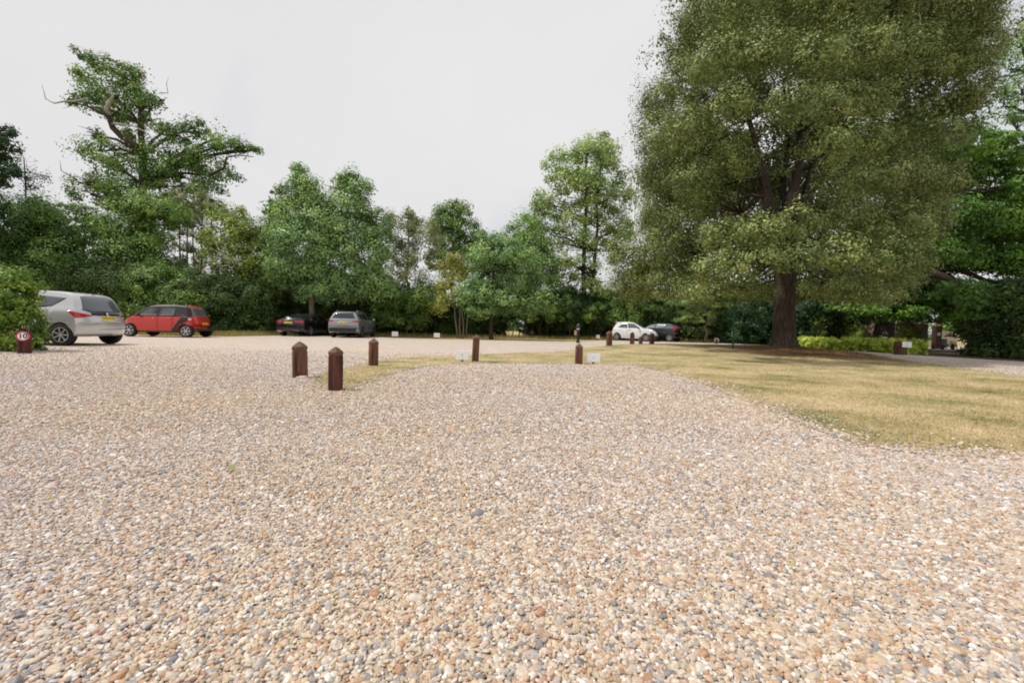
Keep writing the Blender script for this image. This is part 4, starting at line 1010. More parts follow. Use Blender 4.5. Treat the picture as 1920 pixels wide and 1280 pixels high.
# stone propped at the split bollard
bm = bmesh.new(); bmesh.ops.create_icosphere(bm, subdivisions=3, radius=1)
for v in bm.verts:
    v.co *= 1 + .25 * noise.noise(v.co * 1.7); v.co = Vector((v.co.x * .095, v.co.y * .06, v.co.z * .034))
o = bm_obj('stone', bm, M['stone'], None, True, gnd(567, 709) + Vector((0, 0, .012))); tag(o, 'flat pale stone lying at the foot of the split bollard', 'stone')

# ---------------------------------------------------------------- gates and brick pillars at the far right
def brick_mat():
    m = mat('brick', (.3, .1, .07), .85, spec=.2)
    t = N(m, 'ShaderNodeTexCoord'); mp = N(m, 'ShaderNodeMapping'); mp.inputs['Rotation'].default_value = (PI / 2, 0, 0)
    L(m, t.outputs['Object'], mp.inputs['Vector'])
    b = N(m, 'ShaderNodeTexBrick', Scale=4.4); b.inputs['Color1'].default_value = (.13, .055, .042, 1); b.inputs['Color2'].default_value = (.09, .038, .03, 1); b.inputs['Mortar'].default_value = (.18, .15, .13, 1)
    L(m, mp.outputs[0], b.inputs['Vector']); L(m, b.outputs[0], bs(m).inputs['Base Color'])
    return m
M['brick'] = brick_mat()
M['wall'] = noisy('pale_render', [(0.3, (.33, .28, .19)), (0.7, (.45, .39, .28))], 3, 4)
def pillar(px, D, w, h, label):
    base = gp(px, D); root = empty('brick_pillar', base); tag(root, label, 'pillar', 'brick gate pillars')
    bm = bmesh.new(); box(bm, (0, 0, h / 2 - .05), (w, w, h + .1)); bm_obj('shaft', bm, M['brick'], root)
    bm = bmesh.new(); box(bm, (0, 0, h + .08), (w + .12, w + .12, .08), bev=.01); box(bm, (0, 0, h + .15), (w * .8, w * .8, .06), bev=.01); bm_obj('coping', bm, M['stone'], root)
    return root
pillar(1725, 30.5, .50, 1.75, 'left brick gate pillar, the wider one'); p2 = pillar(1755, 31, .38, 1.65, 'right brick gate pillar with a small white notice')
bm = bmesh.new(); box(bm, (-.05, -.205, 1.05), (.2, .02, .22)); bm_obj('notice', bm, M['white'], p2)
base = gp(1740, 34); root = empty('iron_gate', base); tag(root, 'dark green barred gate standing between the brick pillars', 'gate')
bm = bmesh.new()
for i in range(9): box(bm, (-.36 + i * .09, 0, .65), (.025, .025, 1.3))
for z in (.12, .7, 1.28): box(bm, (0, 0, z), (.8, .03, .05))
bm_obj('bars', bm, M['green_metal'], root)
base = gp(1775, 36); root = empty('garden_wall', base); tag(root, 'pale low wall with a timber top right of the gate pillars', 'wall')
bm = bmesh.new(); box(bm, (0, 0, .6), (1.5, .2, 1.3)); bm_obj('panel', bm, M['wall'], root)
bm = bmesh.new(); box(bm, (0, 0, 1.29), (1.56, .26, .08)); bm_obj('coping', bm, M['stone'], root)
base = gp(1766, 33.2); root = empty('litter_bin', base); tag(root, 'black bin against the right brick pillar', 'bin')
bm = bmesh.new(); box(bm, (0, 0, .35), (.4, .4, .7), bev=.02); bm_obj('body', bm, M['black'], root)
bm = bmesh.new(); box(bm, (0, 0, .74), (.46, .46, .07), bev=.02); bm_obj('lid', bm, M['faint'], root)

# ---------------------------------------------------------------- cars
def paint(name, c, metal=.5, rough=.32): return mat(name, c, rough, metal, .8)
M['glass'] = mat('car_glass', (.085, .10, .12), .04, 0, 0, .9)  # base colour lifted to imitate grey sky reflections in the panes
M['glass_sky_tint'] = mat('sky_tint_glass', (.20, .235, .27), .12, 0, 0, .8)  # pale base colour imitates sky reflected in the dark hatchback's windows
M['glass_dark'] = mat('dark_glass', (.012, .015, .02), .04, 0, 0, .9)
M['tyre'] = mat('tyre_rubber', (.012, .012, .013), .85)
M['alloy'] = mat('alloy_wheel', (.55, .56, .58), .3, .8)
M['alloy_dark'] = mat('dark_alloy', (.12, .12, .13), .35, .6)
M['hub_dark'] = mat('wheel_shade', (.02, .02, .02), .7)
M['lamp_red'] = mat('red_lens', (.50, .012, .018), .12, 0, .5)
M['lamp_clear'] = mat('clear_lens', (.62, .64, .66), .1, .2, .5)
M['plate_y'] = mat('yellow_plate', (.80, .58, .03), .4)
M['plate_w'] = mat('white_plate', (.7, .7, .68), .4)
M['trim'] = mat('black_trim', (.018, .018, .02), .5)
M['chrome'] = mat('chrome', (.7, .7, .72), .12, 1)
M['silver'] = paint('silver_paint', (.60, .605, .625), .45, .30)
M['red'] = paint('red_paint', (.52, .022, .014), .15, .3)
M['blackp'] = paint('black_paint', (.010, .011, .016), .2, .22)
M['grey'] = paint('grey_paint', (.29, .305, .33), .6, .28)
M['whitep'] = paint('white_paint', (.78, .79, .81), 0, .3)
M['charcoal'] = paint('charcoal_paint', (.012, .014, .019), .3, .25)
M['soft'] = mat('shut_line', (.01, .01, .01), .9)
def interp(pts, x):
    if x <= pts[0][0]: return pts[0][1]
    for (a, b), (c, d) in zip(pts, pts[1:]):
        if x <= c:
            t = (x - a) / (c - a + 1e-9); return b + (d - b) * t
    return pts[-1][1]
def smooth_prof(pts, it=2):
    for _ in range(it):
        q = [pts[0]]
        for a, b in zip(pts, pts[1:]):
            q.append((a[0] * .75 + b[0] * .25, a[1] * .75 + b[1] * .25)); q.append((a[0] * .25 + b[0] * .75, a[1] * .25 + b[1] * .75))
        q.append(pts[-1]); pts = q
    return pts
class Car:
    """x from the tail (0) to the nose (L); y half width from height; z up"""
    def __init__(s, name, label, S, loc, heading):
        s.S = S; s.L, s.W, s.H = S['L'], S['W'], S['H']
        s.top = smooth_prof(S['top']); s.bot = S['bot']; s.wheels = S['axles']; s.R = S['R']
        s.root = empty(name, loc, heading); tag(s.root, label, 'car')
        s.body()
    def ztop(s, x): return interp(s.top, x)
    def zbot(s, x):
        z = interp(s.bot, x)
        for a in s.wheels:
            r = s.R + .055; d = abs(x - a)
            if d < r: z = max(z, s.R * .98 + math.sqrt(max(0, r * r - d * d)))
        return z
    def hw(s, z):
        W = s.W / 2; b = s.S['belt']
        pts = [(.18, W - .07), (.35, W - .015), (.55, W), (b - .12, W - .01), (b, W - .035), (b + .06, W - .075), (s.H, W * s.S.get('tumble', .70))]
        return interp(pts, z)
    def plan(s, x):
        c = s.L / 2; t = (x - c) / c
        return 1 - (.05 if t < 0 else .09) * abs(t) ** 3.5
    def bow(s, x, q):
        e = 0
        if x < .8: e += s.S.get('rbow', .16) * (1 - x / .8) ** 2 * abs(q) ** 3
        if x > s.L - 1.0: e -= s.S.get('fbow', .30) * (1 - (s.L - x) / 1.0) ** 2 * abs(q) ** 2.6
        return e
    def side(s, x, z, sg, off=0.0):
        y = s.hw(z) * s.plan(x)
        return (x + s.bow(x, 1.0), sg * (y + off), z)
    def xrear(s, z):
        lo, hi = 0.0, s.S['rx']
        for _ in range(30):
            m = (lo + hi) / 2
            if s.ztop(m) < z: lo = m
            else: hi = m
        return lo
    def xfront(s, z):
        lo, hi = s.S['fx'], s.L
        for _ in range(30):
            m = (lo + hi) / 2
            if s.ztop(m) > z: lo = m
            else: hi = m
        return lo
    def rear(s, q, z, off=0.0):
        drop = .03 * abs(q) ** 6; x = s.xrear(min(z + drop, s.H - .02))
        return (x + s.bow(x, q) - off, q * s.hw(z) * s.plan(x), z)
    def front(s, q, z, off=0.0):
        drop = .03 * abs(q) ** 6; x = s.xfront(z + drop)
        return (x + s.bow(x, q) + off, q * s.hw(z) * s.plan(x), z)
    def body(s):
        L_ = s.L; xs = set()
        n = 46
        for i in range(n + 1): xs.add(round(L_ * i / n, 4))
        for p in s.top: xs.add(round(p[0], 4))
        for e in (.004, .012, .025, .045, .07): xs.add(e); xs.add(round(L_ - e, 4))
        for a in s.wheels:
            r = s.R + .055
            for k in range(15): xs.add(round(a - r * math.cos(PI * k / 14) * .999, 4))
        xs = sorted(x for x in xs if 0 <= x <= L_)
        xs = [x for i, x in enumerate(xs) if i == 0 or x - xs[i - 1] > .003]
        Q = [0, .3, .55, .75, .88, .95, 1.0]; J = 9
        bm = bmesh.new(); cols = []
        for x in xs:
            zt, zb = s.ztop(x), s.zbot(x)
            if zb > zt - .03: zb = zt - .03
            half = []
            rr_ = min(.05, (zt - zb) * .3)
            for q in Q:
                z = zt - rr_ * abs(q) ** 6; half.append((x + s.bow(x, q), q * s.hw(zt - rr_) * s.plan(x), z))
            ze = zt - rr_
            for j in range(1, J + 1):
                z = ze + (zb - ze) * j / J
                half.append(s.side(x, z, 1))
            half.append((x + s.bow(x, .5), s.hw(zb) * .5, zb)); half.append((x + s.bow(x, 0), 0, zb))
            R_ = [bm.verts.new(p) for p in half]
            Lf = [bm.verts.new((p[0], -p[1], p[2])) for p in half[1:-1]]
            cols.append(R_ + Lf[::-1])
        for a, b in zip(cols, cols[1:]):
            m_ = len(a)
            for k in range(m_): bm.faces.new((a[k], a[(k + 1) % m_], b[(k + 1) % m_], b[k]))
        bm.faces.new(cols[0]); bm.faces.new(cols[-1][::-1])
        bmesh.ops.recalc_face_normals(bm, faces=bm.faces[:])
        me = bpy.data.meshes.new('body'); bm.to_mesh(me); bm.free()
        me.polygons.foreach_set('use_smooth', [True] * len(me.polygons))
        s.b = link('body', me, s.S['paint'], s.root)
        try: me.set_sharp_from_angle(angle=math.radians(38))
        except Exception: pass
    def patch(s, nm, f, bot, top, m, parent=None, n=10, k=6, thick=.012):
        """bot and top are polylines of (a, z); f(a, z, off) puts them on the car"""
        bm = bmesh.new(); G = []
        def al(pl, t):
            ds = [0]
            for a, b in zip(pl, pl[1:]): ds.append(ds[-1] + math.hypot(b[0] - a[0], b[1] - a[1]))
            u = t * ds[-1]
            for i in range(len(pl) - 1):
                if u <= ds[i + 1] + 1e-9:
                    w = (u - ds[i]) / (ds[i + 1] - ds[i] + 1e-9); return (pl[i][0] + (pl[i + 1][0] - pl[i][0]) * w, pl[i][1] + (pl[i + 1][1] - pl[i][1]) * w)
            return pl[-1]
        for off in (.006, .006 - thick):
            g_ = []
            for i in range(n + 1):
                a, b = al(bot, i / n), al(top, i / n)
                g_.append([bm.verts.new(f(a[0] + (b[0] - a[0]) * j / k, a[1] + (b[1] - a[1]) * j / k, off)) for j in range(k + 1)])
            G.append(g_)
        for i in range(n):
            for j in range(k): bm.faces.new((G[0][i][j], G[0][i + 1][j], G[0][i + 1][j + 1], G[0][i][j + 1]))
        rim = [(i, 0) for i in range(n + 1)] + [(n, j) for j in range(1, k + 1)] + [(i, k) for i in range(n - 1, -1, -1)] + [(0, j) for j in range(k - 1, 0, -1)]
        for (a, b) in zip(rim, rim[1:] + rim[:1]):
            bm.faces.new((G[0][a[0]][a[1]], G[1][a[0]][a[1]], G[1][b[0]][b[1]], G[0][b[0]][b[1]]))
        bmesh.ops.recalc_face_normals(bm, faces=bm.faces[:])
        return bm_obj(nm, bm, m, parent or s.root, True)
    def sidep(s, nm, sg, bot, top, m, parent=None, **kw): return s.patch(nm, lambda a, z, o: s.side(a, z, sg, o), bot, top, m, parent, **kw)
    def rearp(s, nm, bot, top, m, parent=None, **kw): return s.patch(nm, lambda a, z, o: s.rear(a, z, o), bot, top, m, parent, **kw)
    def frontp(s, nm, bot, top, m, parent=None, **kw): return s.patch(nm, lambda a, z, o: s.front(a, z, o), bot, top, m, parent, **kw)
    def topp(s, nm, x0, x1, q, m, parent=None, n=10):
        def f(a, z, o): return (a + s.bow(a, z), z * s.hw(s.ztop(a) - .05) * s.plan(a), s.ztop(a) - .05 * abs(z) ** 6 + o)
        return s.patch(nm, f, [(x0, -q), (x1, -q)], [(x0, q), (x1, q)], m, parent, n=n, k=10)
    def wheel(s, spokes=7, m='alloy', width=.21, rimr=.68):
        for a in s.wheels:
            for sg in (-1, 1):
                R = s.R; yo = sg * (s.W / 2 - .012)
                w = empty('w', (0, 0, 0)); bpy.data.objects.remove(w)
                bm = bmesh.new(); d = -sg
                lathe(bm, [(R * rimr, 0), (R * .93, .0), (R, .03), (R, width - .03), (R * .93, width), (R * rimr, width), (R * rimr, 0)], 'Y', 36, closed=False)
                t = bm_obj('wheel', bm, M['tyre'], s.root, True); t.location = (a, yo, R)
                if sg > 0: t.rotation_euler = (0, 0, PI)
                bm = bmesh.new(); r = R * rimr
                lathe(bm, [(r * .9, .03), (r * .92, .006), (r * 1.0, .002), (r * 1.02, .02), (r, .05), (r * .9, .05), (r * .9, .03)], 'Y', 36, closed=False)
                for k in range(spokes):
                    an = 2 * PI * k / spokes; c_, s_ = math.cos(an), math.sin(an); pw = r * (1.9 / spokes)
                    v = []
                    for (rr_, hw_, yy) in [(r * .12, pw * .5, .012), (r * .93, pw * .62, .010)]:
                        for sd_ in (-1, 1):
                            v.append(bm.verts.new((c_ * rr_ - s_ * hw_ * sd_ * .5, yy, s_ * rr_ + c_ * hw_ * sd_ * .5)))
                            v.append(bm.verts.new((c_ * rr_ - s_ * hw_ * sd_ * .5, yy + .03, s_ * rr_ + c_ * hw_ * sd_ * .5)))
                    for f in ((0, 4, 6, 2), (1, 3, 7, 5), (0, 1, 5, 4), (2, 6, 7, 3)): bm.faces.new([v[i] for i in f])
                lathe(bm, [(r * .2, .006), (r * .2, .04)], 'Y', 16)
                bm_obj('rim', bm, M[m], t, False)
                bm = bmesh.new(); lathe(bm, [(r * .97, .055), (r * .97, .07)], 'Y', 24); bm_obj('wheel_shade_disc', bm, M['hub_dark'], t)  # dark backing disc stands in for the shade behind the spokes
    def mirror(s, x, z, m):
        for sg in (-1, 1):
            bm = bmesh.new(); bmesh.ops.create_icosphere(bm, subdivisions=2, radius=1)
            y = s.hw(z) * s.plan(x)
            for v in bm.verts: v.co = Vector((v.co.x * .06, v.co.y * .11, v.co.z * .075))
            bmesh.ops.translate(bm, vec=(x, sg * (y + .12), z + .03), verts=bm.verts)
            tube(bm, [(x, sg * (y - .02), z - .02), (x, sg * (y + .08), z)], [.025, .025], 6)
            bm_obj('wing_mirror', bm, m, s.root, True)
    def plate(s, z, w=.52, h=.11, front=False, q0=0.0, m='plate_y'):
        hw_ = s.hw(z); q = w / 2 / hw_
        f = s.frontp if front else s.rearp
        p = f('number_plate', [(-q, z - h / 2), (q, z - h / 2)], [(-q, z + h / 2), (q, z + h / 2)], M[m], thick=.02)
        bm = bmesh.new(); g_ = s.front if front else s.rear
        for i, a in enumerate([-.40, -.28, -.16, -.04, .12, .24, .36]):
            c = g_(a * 2 * q * .98 + q * .03, z, .008)
            wd = .032 if i not in (2,) else .02
            box(bm, (c[0], c[1], z), (.005, wd, h * .55)); 
            box(bm, (c[0] - (.002 if not front else -.002), c[1], z + (.012 if i % 2 else -.012)), (.007, wd * .45, h * .18))
        bm_obj('characters', bm, M['ink'], p)
    def lines(s, xs, z0, z1):
        for sg in (-1, 1):
            for (xa, xb) in xs:
                s.sidep('door_seam', sg, [(xa - .005, z0), (xa + .005, z0)], [(xb - .005, z1), (xb + .005, z1)], M['soft'], n=1, k=8, thick=.008)
    def handles(s, pts, m):
        for sg in (-1, 1):
            for (x, z) in pts:
                y = s.hw(z) * s.plan(x); bm = bmesh.new(); box(bm, (x, sg * (y + .018), z), (.19, .03, .03), bev=.009); bm_obj('door_handle', bm, m, s.root, True)
    def under(s, m):
        """lower trim along the sills and bumper"""
        a0, a1 = s.wheels; r = s.R + .07
        for sg in (-1, 1):
            z = interp(s.bot, s.L / 2)
            s.sidep('sill_trim', sg, [(a0 + r, z), (a1 - r, z)], [(a0 + r, z + .09), (a1 - r, z + .09)], m, k=2)
    def cabin_dark(s): pass
def car_at(px_rear_axle, D, heading, S):
    """car origin (tail, centre line, ground) so that the rear axle centre stands at the given column and depth"""
    p = gp(px_rear_axle, D); a = S['axles'][0]; h = Vector((math.cos(heading), math.sin(heading)))
    o = Vector((p.x, p.y)) - h * a
    return Vector((o.x, o.y, p.z + .008)), heading

# 1 silver people carrier, tail to the right, its left side towards the viewer
S = dict(L=4.29, W=1.81, H=1.60, R=.315, axles=(.62, 3.26), belt=1.02, tumble=.72, paint=M['silver'], rx=.75, fx=2.3, rbow=.24, fbow=.4,
         top=[(0, .68), (.015, .74), (.045, .80), (.09, .93), (.15, 1.03), (.25, 1.22), (.36, 1.40), (.46, 1.50), (.62, 1.545), (1.1, 1.585), (1.9, 1.60), (2.5, 1.54), (3.0, 1.33), (3.45, 1.06), (3.8, .95), (4.1, .80), (4.25, .64), (4.29, .5)],
         bot=[(0, .46), (.04, .34), (.2, .27), (.5, .24), (3.6, .22), (4.1, .22), (4.24, .28), (4.29, .42)])
loc, hd = car_at(166, 12.95, PI + math.radians(5), S)
c = Car('people_carrier', 'silver people carrier parked behind the left hedge, tail towards the right', S, loc, hd)
c.wheel(7, 'alloy'); c.under(M['silver'])
c.rearp('rear_window', [(-.80, 1.03), (-.5, .955), (.5, .955), (.80, 1.03)], [(-.74, 1.43), (-.45, 1.465), (.45, 1.465), (.74, 1.43)], M['glass'], n=16)
c.rearp('rear_trim', [(-.56, .885), (0, .875), (.56, .885)], [(-.60, .955), (0, .953), (.60, .955)], M['trim'], n=12, k=2)
c.rearp('stop_lamp', [(-.10, 1.493), (.10, 1.493)], [(-.10, 1.52), (.10, 1.52)], M['lamp_red'], n=4, k=2)
for sg in (-1, 1):
    # lamp wraps from the tailgate round the corner onto the wing
    c.patch('tail_lamp', lambda a, z, o, sg=sg: c.rear(sg * a, z, o) if a <= 1 else c.side(c.xrear(z) + (a - 1), z, sg, o), [(.56, .865), (1.0, .80), (1.26, .98)], [(.54, .885), (1.0, .985), (1.28, 1.02)], M['lamp_red'], n=16, k=5, thick=.02)
    c.sidep('side_window', sg, [(1.37, 1.065), (2.27, 1.035)], [(1.35, 1.44), (2.21, 1.455)], M['glass'])
    c.sidep('quarter_window', sg, [(.91, 1.12), (1.32, 1.07)], [(.56, 1.37), (1.30, 1.435)], M['glass'])
    c.sidep('side_window', sg, [(2.35, 1.03), (3.15, 1.02)], [(2.30, 1.45), (2.55, 1.43)], M['glass'])
    c.frontp('headlamp', [(sg * .55, .66), (sg * .95, .72)], [(sg * .6, .78), (sg * .9, .88)], M['lamp_clear'])
c.frontp('windscreen', [(-.86, 1.09), (.86, 1.09)], [(-.8, 1.46), (.8, 1.46)], M['glass'], n=14)
c.rearp('chrome_bar', [(-.22, .862), (.22, .862)], [(-.22, .874), (.22, .874)], M['chrome'], n=6, k=1)
bm = bmesh.new(); q_ = c.rear(0, .925, .012); lathe(bm, [(.045, 0), (.055, .006), (.052, .012)], 'Z', 20); bmesh.ops.rotate(bm, cent=(0, 0, 0), matrix=Matrix.Rotation(-PI / 2 + .25, 3, 'Y'), verts=bm.verts); bmesh.ops.translate(bm, vec=q_, verts=bm.verts)
bm_obj('badge', bm, M['chrome'], c.root, True)
c.plate(.80); c.lines([(1.34, 1.33), (2.31, 2.28)], .36, 1.02); c.handles([(1.66, .90), (2.65, .89)], M['silver']); c.mirror(3.0, 1.04, M['silver'])
c.rearp('bumper_seam', [(-.93, .60), (.93, .60)], [(-.93, .608), (.93, .608)], M['soft'], n=14, k=1, thick=.008) if False else None
bm = bmesh.new(); tube(bm, [(.10, 0, .985), (.085, .3, .975), (.13, .62, 1.0)], [.012, .011, .008], 6); bm_obj('wiper', bm, M['trim'], c.root)

# 2 red and black city car
S = dict(L=3.50, W=1.665, H=1.55, R=.305, axles=(.42, 2.914), belt=.98, tumble=.74, paint=M['red'], rx=.6, fx=1.9, rbow=.30, fbow=.42,
         top=[(0, .62), (.03, .72), (.07, .86), (.14, 1.0), (.24, 1.18), (.33, 1.36), (.40, 1.46), (.55, 1.51), (1.0, 1.54), (1.7, 1.55), (2.15, 1.48), (2.55, 1.22), (2.85, 1.0), (3.1, .93), (3.3, .82), (3.44, .66), (3.50, .48)],
         bot=[(0, .42), (.03, .34), (.15, .27), (.4, .24), (3.0, .22), (3.4, .24), (3.5, .36)])
loc, hd = car_at(369, 20.9, PI + math.radians(5), S)
c = Car('city_car', 'red and black four door city car parked beside the hedge', S, loc, hd)
c.wheel(6, 'alloy'); 
c.topp('black_roof', .40, 2.2, .975, M['trim'])
for sg in (-1, 1):
    c.sidep('roof_pillar', sg, [(.13, .985), (.9, .985), (2.85, .985)], [(.385, 1.47), (.9, 1.51), (2.1, 1.46)], M['trim'], n=20, k=8)
    c.sidep('rear_quarter_panel', sg, [(.16, .77), (.40, .71), (.68, .61), (.79, .42), (.80, .29)], [(.14, .985), (.40, .985), (.62, .985), (.85, .64), (1.08, .29)], M['trim'], n=14, k=8, thick=.02)
    c.sidep('side_window', sg, [(1.0, 1.02), (1.62, 1.01)], [(.96, 1.40), (1.60, 1.42)], M['glass'], thick=-.006)
    c.sidep('side_window', sg, [(1.70, 1.01), (2.62, 1.0)], [(1.68, 1.42), (2.08, 1.40)], M['glass'], thick=-.006)
    c.sidep('sill_trim', sg, [(.80, .225), (2.54, .225)], [(.80, .30), (2.54, .30)], M['trim'], k=2)
    c.patch('tail_lamp', lambda a, z, o, sg=sg: c.rear(sg * a, z, o) if a <= 1 else c.side(c.xrear(z) + (a - 1), z, sg, o), [(.78, .80), (.88, .77), (1.0, .78), (1.08, .82)], [(.78, .91), (.88, .955), (1.0, .945), (1.08, .90)], M['lamp_red'], n=10, k=4, thick=.02)
    c.patch('lamp_lens', lambda a, z, o, sg=sg: c.rear(sg * a, z, o + .008) if a <= 1 else c.side(c.xrear(z) + (a - 1), z, sg, o + .008), [(.88, .815), (1.0, .815)], [(.88, .905), (1.0, .905)], M['lamp_clear'], n=5, k=3)
    c.frontp('headlamp', [(sg * .6, .66), (sg * .9, .68)], [(sg * .6, .80), (sg * .88, .82)], M['lamp_clear'])
for sg in (-1, 1): c.rearp('rear_pillar', [(sg * .80, .99), (sg * 1.0, .99)], [(sg * .76, 1.47), (sg * 1.0, 1.47)], M['trim'], thick=.02)
c.rearp('rear_window', [(-.80, 1.01), (.80, 1.01)], [(-.74, 1.40), (.74, 1.40)], M['glass'], n=12)
c.rearp('bumper_trim', [(-.9, .635), (.9, .635)], [(-.9, .645), (.9, .645)], M['soft'], n=10, k=1)
c.frontp('windscreen', [(-.84, 1.03), (.84, 1.03)], [(-.78, 1.44), (.78, 1.44)], M['glass'], n=12)
c.plate(.66, .46, .10); c.lines([(1.04, .99), (1.66, 1.66)], .32, .98); c.handles([(1.18, .88), (1.85, .88)], M['red']); c.mirror(2.45, 1.0, M['trim'])
bm = bmesh.new(); box(bm, (-.0, 0, .36), (.05, 1.40, .10), bev=.02); bm_obj('lower_bumper', bm, M['trim'], c.root)
bm = bmesh.new(); q_ = c.rear(0, .87, .01); lathe(bm, [(.035, 0), (.045, .01)], 'Z', 18); bmesh.ops.rotate(bm, cent=(0, 0, 0), matrix=Matrix.Rotation(-PI / 2 + .3, 3, 'Y'), verts=bm.verts); bmesh.ops.translate(bm, vec=q_, verts=bm.verts); bm_obj('badge', bm, M['chrome'], c.root)

# 3 black saloon seen from behind
S = dict(L=4.70, W=1.81, H=1.44, R=.325, axles=(1.02, 3.86), belt=.98, tumble=.68, paint=M['blackp'], rx=.5, fx=2.6, rbow=.26, fbow=.4,
         top=[(0, .72), (.01, .80), (.03, .95), (.06, 1.02), (.12, 1.045), (.45, 1.07), (.85, 1.22), (1.3, 1.38), (1.8, 1.435), (2.4, 1.44), (2.8, 1.36), (3.3, 1.08), (3.6, .97), (4.2, .87), (4.6, .74), (4.70, .55)],
         bot=[(0, .44), (.03, .32), (.2, .25), (.6, .2), (4.2, .2), (4.6, .24), (4.7, .4)])
loc, hd = car_at(556, 26.6, math.radians(90), S)
c = Car('saloon_car', 'black saloon parked left of the grey car, seen from behind', S, loc, hd)
c.wheel(5, 'alloy')
c.topp('rear_window', .50, 1.26, .74, M['glass_dark'])
for sg in (-1, 1):
    c.rearp('tail_lamp', [(sg * .40, .87), (sg * .98, .80)], [(sg * .40, .93), (sg * .98, .955)], M['lamp_red'], thick=.03)
    c.sidep('side_window', sg, [(1.15, 1.02), (2.1, 1.01)], [(1.42, 1.31), (2.08, 1.36)], M['glass_dark'])
    c.sidep('side_window', sg, [(2.18, 1.01), (3.2, 1.0)], [(2.16, 1.36), (2.66, 1.34)], M['glass_dark'])
    c.sidep('window_chrome', sg, [(1.1, 1.0), (3.2, .985)], [(1.1, 1.015), (3.2, .998)], M['chrome'], k=1)
    c.sidep('quarter_chrome', sg, [(1.10, 1.01), (1.13, 1.01)], [(1.38, 1.31), (1.42, 1.325)], M['chrome'], n=2)
    c.frontp('headlamp', [(sg * .6, .66), (sg * .95, .70)], [(sg * .6, .78), (sg * .92, .84)], M['lamp_clear'])
    bm = bmesh.new(); box(bm, (-.012, sg * .56, .36), (.05, .26, .09), bev=.02); bm_obj('exhaust_tip', bm, M['chrome'], c.root)
bm = bmesh.new(); box(bm, (-.002, 0, .365), (.03, .82, .04), bev=.008); bm_obj('chrome_strip', bm, M['chrome'], c.root)
c.frontp('windscreen', [(-.84, 1.10), (.84, 1.10)], [(-.78, 1.38), (.78, 1.38)], M['glass_dark'], n=12)
c.plate(.815, .52, .12); c.handles([(1.75, .90), (2.75, .89)], M['chrome']); c.lines([(1.5, 1.62), (2.14, 2.14)], .32, .98); c.mirror(3.05, 1.0, M['blackp'])
q_ = c.rear(0, .93, .012); bm = bmesh.new(); lathe(bm, [(.03, 0), (.042, .008)], 'Z', 16); bmesh.ops.rotate(bm, cent=(0, 0, 0), matrix=Matrix.Rotation(-PI / 2, 3, 'Y'), verts=bm.verts); bmesh.ops.translate(bm, vec=q_, verts=bm.verts); bm_obj('badge', bm, M['chrome'], c.root)

# 4 grey sport utility car
S = dict(L=4.38, W=1.84, H=1.60, R=.34, axles=(.86, 3.50), belt=1.06, tumble=.64, paint=M['grey'], rx=.75, fx=2.5, rbow=.18, fbow=.4,
         top=[(0, .70), (.01, .78), (.03, .95), (.07, 1.08), (.16, 1.22), (.26, 1.38), (.34, 1.50), (.5, 1.555), (1.2, 1.60), (2.0, 1.60), (2.6, 1.52), (3.0, 1.30), (3.3, 1.12), (3.8, 1.03), (4.2, .92), (4.34, .74), (4.38, .55)],
         bot=[(0, .50), (.04, .38), (.2, .30), (.6, .25), (3.9, .24), (4.3, .3), (4.38, .42)])
loc, hd = car_at(651, 25.8, math.radians(93), S)
c = Car('suv_car', 'grey sport utility car parked right of the black saloon', S, loc, hd)
c.wheel(5, 'alloy_dark')
c.rearp('rear_window', [(-.84, 1.14), (.84, 1.14)], [(-.76, 1.47), (.76, 1.47)], M['glass_dark'], n=12)
c.rearp('lower_bumper', [(-.92, .705), (.92, .705)], [(-.95, .72), (.95, .72)], M['trim'], n=12, k=2)
bm = bmesh.new(); box(bm, (.0, 0, .47), (.07, 1.56, .22), bev=.03); bm_obj('bumper_cladding', bm, M['trim'], c.root)
bm = bmesh.new(); box(bm, (-.03, 0, .60), (.03, 1.5, .03), bev=.01); bm_obj('bumper_strip', bm, M['grey'], c.root)
for sg in (-1, 1):
    c.rearp('tail_lamp', [(sg * .62, .95), (sg * .99, .90)], [(sg * .60, 1.00), (sg * .99, 1.06)], M['lamp_red'], thick=.03)
    c.sidep('side_window', sg, [(1.25, 1.11), (2.15, 1.09)], [(1.20, 1.45), (2.12, 1.48)], M['glass_dark'])
    c.sidep('side_window', sg, [(2.23, 1.09), (3.15, 1.08)], [(2.20, 1.48), (2.62, 1.46)], M['glass_dark'])
    c.sidep('quarter_window', sg, [(.75, 1.17), (1.18, 1.12)], [(.66, 1.38), (1.13, 1.44)], M['glass_dark'])
    c.sidep('sill_trim', sg, [(1.28, .25), (3.08, .25)], [(1.28, .36), (3.08, .36)], M['trim'], k=2)
    c.frontp('headlamp', [(sg * .6, .80), (sg * .95, .82)], [(sg * .6, .92), (sg * .9, .96)], M['lamp_clear'])
    bm = bmesh.new(); tube(bm, [(.75, sg * .58, 1.585), (1.0, sg * .6, 1.63), (2.2, sg * .6, 1.635), (2.5, sg * .59, 1.57)], [.018] * 4, 6); bm_obj('roof_rail', bm, M['chrome'], c.root, True)
c.frontp('windscreen', [(-.86, 1.16), (.86, 1.16)], [(-.8, 1.54), (.8, 1.54)], M['glass_dark'], n=12)
c.plate(.88, .52, .12); c.handles([(1.5, .98), (2.5, .97)], M['chrome']); c.lines([(1.25, 1.2), (2.19, 2.17)], .40, 1.06); c.mirror(3.0, 1.08, M['grey'])

